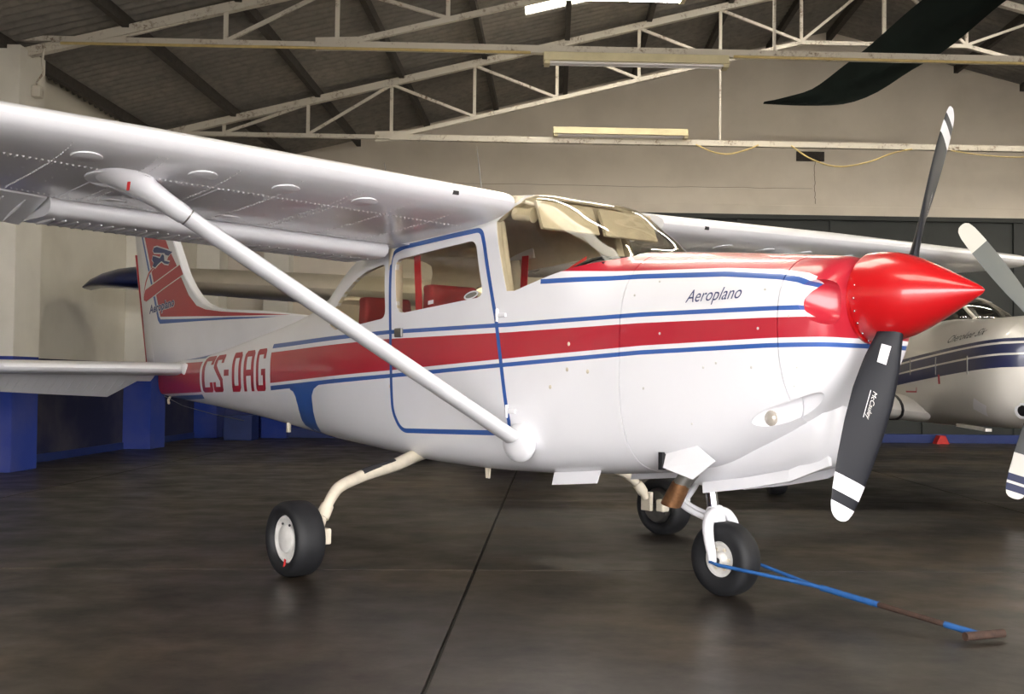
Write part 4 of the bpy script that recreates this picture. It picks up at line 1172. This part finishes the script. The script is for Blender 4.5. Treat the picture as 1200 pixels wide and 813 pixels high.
for s in (-1, 1):
    mk('door_post_trim', tube([(-.93, s*.455, 1.93), (-.825, s*.468, 1.53), (-.80, s*.468, 1.2)], .026, 10), 'beige', plane)
    mk('rear_post_trim', tube([(-1.93, s*.485, 1.86), (-1.90, s*.50, 1.4), (-1.88, s*.50, 1.0)], .045, 10), 'beige', plane)
    mk('seat_belt', loft([[(-1.80+dx*(1+.4*sin(pi*t)), s*(.44-.03*t), 1.88-.55*t), (-1.735+dx, s*(.44-.03*t), 1.88-.55*t), (-1.735+dx, s*(.435-.03*t), 1.88-.55*t), (-1.80+dx*(1+.4*sin(pi*t)), s*(.435-.03*t), 1.88-.55*t)] for t in [k/8 for k in range(9)] for dx in (0.0,)]), 'red_belt', plane)
    mk('sun_visor', xf(prism_y(round_poly([(0, 0), (.02, 0), (.02, -.17), (0, -.17)], .006), -.21, .21), Matrix.Translation((-.66, s*.235, 2.02)) @ Matrix.Rotation(radians(-22), 4, 'Y')), 'beige', plane, smooth=False)
    mk('visor_arm', tube([(-.70, s*.47, 2.02), (-.66, s*.43, 2.0)], .01, 8), 'beige', plane)
    mk('air_vent', cat(tube([(-.80, s*.455, 1.965), (-.70, s*.43, 1.95)], [.036, .033], 16), tube([(-.705, s*.431, 1.951), (-.68, s*.425, 1.947)], [.04, .04], 16)), 'beige', plane)
mk('headliner_beam', box((-.86, 0, 2.02), (.14, .92, .10)), 'beige', plane, bevel=.02)
mk('red_checklist', loft([[(-.55+.003*d, -.36, 1.62), (-.50+.003*d, -.20, 1.73), (-.50+.003*d, -.22, 1.60)] for d in (0, 1)]), 'tag', plane, smooth=False)
V2 = [(0, 0)] + [(cos(2*pi*k/24), sin(2*pi*k/24)) for k in range(24)]
fs24 = [(0, 1+k, 1+(k+1) % 24) for k in range(24)]
on_side([(-1.075+.066*a, 1.528+.022*b+.010*a) for a, b in V2], fs24, 'oval_sticker', 'white_decal', door, .0005)
on_side([(-1.075+.052*a, 1.528+.014*b+.008*a) for a, b in V2], fs24, 'sticker_print', 'grey_trim', door, .0009)
on_side([(-1.49, 1.492), (-1.435, 1.497), (-1.435, 1.520), (-1.49, 1.515)], [(0, 1, 2, 3)], 'small_label', 'white_decal', door, .0005)
hy = B.side_y(-1.785, 1.335)
mk('door_handle', cat(box((-1.785, hy-.008, 1.335), (.075, .018, .055))), 'steel', door, bevel=.006)
for x, z in ((-.835, 1.405), (-.752, .885)):
    hy = B.side_y(x, z)
    mk('door_hinge', cat(box((x+.03, hy-.006, z), (.085, .014, .022)), tube([(x+.002, hy-.010, z-.035), (x+.002, hy-.010, z+.035)], .009, 8)), 'white', plane, bevel=.003)

# ================================================================ tow bar on the nose wheel
def pw(p):  # aeroplane axes -> world
    c, s = cos(PSI), sin(PSI)
    return Vector((.872+p[0]*c+p[1]*s, 5.883-p[0]*s+p[1]*c, p[2]))
Hn = pw((1.606, .049, .03)); An = pw((.317, 0, .176))
Jn = An.lerp(Hn, .43); dirb = (Hn-An).normalized()
tow = empty('tow_bar', tuple(pw((.9, .02, 0))))
tag(tow, 'blue forked tow bar with a rusty handle, hooked to the nose wheel axle', 'tow bar')
off = Vector(tow.location)
sh = lambda g: ([tuple(Vector(p)-off) for p in g[0]], g[1])
for s in (-1, 1):
    a = pw((.312, s*.118, .176)); b = pw((.36, s*.122, .168))
    mk('fork_arm', sh(tube([pw((.306, s*.117, .176)), a, b, Jn-dirb*.06+Vector((0, 0, 0)), Jn+dirb*.02], [.007, .008, .009, .010, .010], 10)), 'tow_blue', tow)
J1 = An.lerp(Hn, .64); J2 = An.lerp(Hn, .885)
mk('tow_shaft', sh(tube([Jn-dirb*.02, J1], .0145, 12)), 'tow_blue', tow)
mk('rusty_shaft', sh(tube([J1-dirb*.01, J2], .0125, 12)), 'rust', tow)
mk('shaft_end', sh(tube([J2-dirb*.01, Hn], .014, 12)), 'tow_blue', tow)
cr = Vector((.93, .36, 0)).normalized()
mk('tow_handle', sh(tube([Hn-cr*.085, Hn+cr*.115], .018, 12)), 'rust', tow)

# ================================================================ low-wing aeroplane at the right
PSI2 = radians(92)
low = empty('low_wing_aircraft', (4.173, 8.6, 0), -PSI2)
tag(low, 'silver-white low-wing aeroplane with navy stripes, cut off by the right edge', 'aeroplane')
HZ = 1.34
B2 = Body([(-.08, .24, 1.06, 1.30, 1.53, 2.2, 2.2), (-.12, .34, .92, 1.28, 1.575, 2.3, 2.3), (-.22, .43, .78, 1.26, 1.605, 2.4, 2.4), (-.45, .50, .705, 1.24, 1.615, 2.6, 2.5), (-.9, .55, .70, 1.22, 1.622, 2.8, 2.6), (-1.5, .585, .69, 1.2, 1.635, 3, 2.7),
           (-1.75, .595, .68, 1.2, 1.65, 3, 2.8), (-2.1, .60, .68, 1.2, 1.82, 3.2, 3.2), (-2.5, .61, .68, 1.2, 1.93, 3.2, 3.2), (-3.4, .60, .69, 1.2, 1.91, 3.2, 3.2), (-4.2, .48, .74, 1.15, 1.75, 3, 2.6), (-5.2, .28, .85, 1.12, 1.45, 2.6, 2.3), (-6.0, .10, .95, 1.1, 1.28, 2.3, 2.2)])
f2 = mk('fuselage', B2.geo(-.08, -6.0, .09, q=14), 'navy_livery', low, smooth=False)
boolean(f2, B2.geo(-1.6, -3.9, .1, .03, .30, q=14), 'DIFFERENCE')
W2 = [(-1.78, 1.60), (-1.72, 2.3), (-2.36, 2.3), (-2.42, 1.90), (-2.36, 1.60)]
S2 = round_poly([(-2.48, 1.88), (-2.46, 1.60), (-3.0, 1.585), (-3.0, 1.88)], .05); S3 = round_poly([(-3.08, 1.88), (-3.08, 1.585), (-3.6, 1.60), (-3.45, 1.86)], .05)
boolean(f2, cat(prism_y(W2, -1, 1), prism_y(S2, -1, 1), prism_y(S3, -1, 1)), 'DIFFERENCE')
finish(f2, 32)
for nm, poly in (('windshield', W2), ('side_window', S2), ('side_window', S3)):
    g = mk(nm, prism_y(poly, -1, 1), 'glass_b', low, smooth=False)
    boolean(g, B2.geo(-1.6, -3.9, .09, .004, q=14), 'INTERSECT'); boolean(g, B2.geo(-1.59, -3.91, .09, .010, q=14), 'DIFFERENCE'); finish(g, 25)
mk('windshield_post', tube([(-1.78, 0, 1.665), (-2.08, 0, 1.80), (-2.38, 0, 1.90)], .018, 8), 'dusty_white', low)
mk('air_inlet', lathe([(0, .075), (.012, .085), (.02, .07), (.01, .06)], (-.115, -.20, 1.33), (1, -.5, 0), 24), 'black', low)
mk('air_inlet', lathe([(0, .075), (.012, .085), (.02, .07), (.01, .06)], (-.115, .20, 1.33), (1, .5, 0), 24), 'black', low)
y_ = B2.side_y(-.20, .86)
mk('inlet_rim', xf(lathe([(0, .055), (.02, .062), (.02, .045), (.005, .04)], (0, 0, 0), (.55, -.8, -.1), 24), Matrix.Translation((-.17, y_+.03, .86))), 'white', low)
mk('inlet_hole', xf(lathe([(.0, .043), (.012, .043), (.0125, .002)], (0, 0, 0), (.55, -.8, -.1), 20), Matrix.Translation((-.17, y_+.03, .86))), 'black', low)
def on2(V2, Fs, name, mat, off=.002): return on_side(V2, Fs, name, mat, f2, off, B2)
V2, Fs, w = text_geo('Cherokee Six', .09, .3, 1., maxedge=.03)
on2([(-.98+a*(.58/w), 1.405+.075*.0+.05*a/w+b) for a, b in V2], Fs, 'model_lettering', 'black')
V2, Fs = fill_poly([(-.62, .86), (-.52, .95), (-.40, .89), (-.50, .80)], maxedge=.04)
on2(V2, Fs, 'pale_patch', 'white_decal', .003)
V2, Fs = fill_poly([(-1.10, 1.14), (-1.06, 1.14), (-1.06, 1.06), (-1.10, 1.06)]); on2(V2, Fs, 'red_sticker', 'red_decal')
for x in (-.55, -1.15, -1.75):
    mk('cowl_strap', loft([[(x+d, B2.side_y(x, z)-o_, z) for d, o_ in ((-.01, .002), (.01, .002), (.01, -.004), (-.01, -.004))] for z in (1.14, 1.18, 1.22, 1.26, 1.29)]), 'steel', low, smooth=False)
V2, Fs = fill_poly(grow([(-1.9, .985), (-1.62, .985), (-1.60, 1.03), (-1.605, 1.03), (-1.63, .992), (-1.9, .992)], .004)); on2(V2, Fs, 'red_line', 'red_decal')
# wings with the black walkway edge at the root
def lw_ring(y, side, k=1.):
    c = 1.62; le = -1.62
    z0 = .80+tan(radians(6))*(abs(y)-.5)
    xs = [(1-cos(pi*i/14))/2 for i in range(15)]
    P = [(x, naca(x, .15)[0]) for x in reversed(xs)] + [(x, naca(x, .15)[1]) for x in xs[1:-1]]
    return [(le-x*c, side*abs(y), z0+z*c*k) for x, z in P]
for s in (-1, 1):
    wg = mk('wing', loft([lw_ring(y, s) for y in (.45, .62, .9, 1.6, 3.0, 4.15)] + [lw_ring(4.3, s, .4)]), 'silver', low, angle=40)
    mk('root_seal', tube([Vector(lw_ring(.70, s)[i])+Vector((.004, 0, 0)) for i in range(5, 24)], .013, 8), 'seal', wg)
    lg = mk('main_gear_leg', tube([(-2.16, s*1.86, .84), (-2.15, s*1.83, .45), (-2.13, s*1.82, .24)], .04, 12), 'silver', low)
    wheel_parts(lg, (-2.13, s*1.73, .2), .2, .16, s, .12)
    mk('wheel_hub', lathe([(.02, .12), (.05, .122), (.055, .05), (.056, .005)], (-2.13, s*1.73, .2), (0, s, 0), 28), 'hub', lg)
ngl = mk('nose_gear_strut', tube([(-.50, 0, .78), (-.42, 0, .40), (-.40, 0, .33)], .035, 12), 'silver', low)
wheel_parts(ngl, (-.36, 0, .2), .2, .13, 1, .11)
mk('nose_fork', cat(*[tube([(-.40, s*.02, .42), (-.39, s*.09, .40), (-.36, s*.095, .2)], .02, 10) for s in (-1, 1)]), 'silver', ngl)
mk('belly_step', bar((-1.0, -.42, .715), (-.35, -.42, .70), .05, .025), 'silver', low, smooth=False)
slab([(-4.7, 1.45), (-5.25, 1.85), (-5.75, 1.85), (-5.85, 1.2), (-5.2, 1.15)], .04, .02, 'fin', 'silver', low)
for s in (-1, 1):
    mk('tailplane', loft([[(-5.2-x*.75, s*y, 1.2+z*.75) for x, z in ((0, 0), (.1, .05), (.4, .06), (1, 0), (.4, -.06), (.1, -.05))] for y in (.05, 1.5)]), 'silver', low, angle=50)
mk('spinner', lathe([(-.075, .16), (-.02, .165), (.06, .15), (.14, .11), (.20, .055), (.23, .005)], (0, 0, HZ), (1, 0, 0), 36), 'silver', low)
R2 = 1.20
CH2 = [(0, .09), (.15, .10), (.3, .155), (.5, .185), (.7, .19), (.85, .175), (.94, .155), (.98, .12), (.995, .07), (1, .01)]
TW2 = [(0, 44), (.3, 34), (.6, 22), (1, 14)]
BL2 = blade_geo(R2, CH2, TW2, TH)
for a, mt in ((-39, 'blade_w'), (81, 'blade_w'), (198, 'blade_s')):
    a = radians(-a) if False else radians(a)
    er = Vector((0, sin(a), cos(a))); et = Vector((0, -cos(a), sin(a))); ex = Vector((1, 0, 0))
    b = mk('propeller_blade', BL2, mt, low)
    m = Matrix((er, et, ex)).transposed().to_4x4(); m.translation = Vector((.0, 0, HZ)); b.matrix_local = m

# ================================================================ high-wing aeroplane behind
third = empty('high_wing_aircraft', (.36, 13.85, .06), radians(-80.5))
tag(third, 'dusty high-wing aeroplane with a navy wing tip, mostly hidden behind the striped one', 'aeroplane')
B3 = Body([((r[0] if r[0] > -2.5 else -2.5+(r[0]+2.5)*.72), r[1], r[2], r[3], r[4], r[5], r[6]) for r in ST])
mk('fuselage', B3.geo(1.12, -5.45, .12, q=12), 'dusty_white', third, angle=50)
for s in (-1, 1):
    w3 = Wing(s, span=5.46, root=1.75, tip=1.3, le=(-.656, 2.05), dih=1.73, inc=3.0)
    ys = [.45, 1.5, 2.55, 3.6, 4.3, 4.72]
    wing3 = mk('wing', loft([w3.ring(y, 0, 1.0, 14, False, 1.8) for y in ys]), 'bare', third, angle=40)
    tg = []
    for y, k in ((4.72, 1.0), (4.95, .97), (5.15, .85), (5.35, .62), (5.50, .38), (5.60, .12)):
        R = w3.ring(y, 0, 1.0, 14, False, 1.8); c0 = Vector(w3.pt(y, .6, -.02-.07*(1-k)))
        tg.append([c0 + Vector(((p[0]-c0.x)*(.35+.65*k), p[1]-c0.y, (p[2]-c0.z)*k)) for p in map(Vector, R)])
    mk('wing_tip', loft(tg), 'navy', wing3, angle=50)
    mk('wing_strut', ellipse_loft([((-.66, s*.52, .73), (.07, 0, 0), (0, 0, .035)), ((-1.1, s*2.5, 2.0), (.07, 0, 0), (0, 0, .035))], 14), 'dusty_white', third)
    lg = mk('main_gear_leg', tube([(-1.5, s*.35, .55), (-1.45, s*.9, .28), (-1.43, s*1.2, .12)], .035, 10), 'dusty_white', third)
    wheel_parts(lg, (-1.43, s*1.27, .12), .22, .16, s, .12)
    mk('tailplane', loft([[(-4.75-x*.8, s*y, 1.12+z) for x, z in ((0, 0), (.1, .05), (.4, .05), (1, 0), (.4, -.05), (.1, -.05))] for y in (.05, 1.6)]), 'dusty_white', third, angle=50)
slab([(-2.5+(p[0]+2.5)*.70, p[1]*.9) for p in FINP], .04, .02, 'fin', 'dusty_white', third)
mk('spinner', lathe([(1.12, .18), (1.25, .17), (1.4, .10), (1.5, .01)], (0, 0, 1.42), (1, 0, 0), 28), 'dusty_white', third)
for a in (1.2, 1.2+pi):
    er = Vector((0, sin(a), cos(a))); et = Vector((0, -cos(a), sin(a))); ex = Vector((1, 0, 0))
    b = mk('propeller_blade', BL, 'black', third)
    m = Matrix((er, et, ex)).transposed().to_4x4(); m.translation = Vector((1.22, 0, 1.42)); b.matrix_local = m
n3 = mk('nose_gear_strut', tube([(.2, 0, .65), (.28, 0, .25)], .03, 10), 'chrome', third)
mk('nose_fork', cat(*[tube([(.27, s*.02, .32), (.28, s*.09, .30), (.30, s*.095, .10)], .018, 10) for s in (-1, 1)]), 'dusty_white', n3)
wheel_parts(n3, (.30, 0, .10), .2, .14, 1, .1)
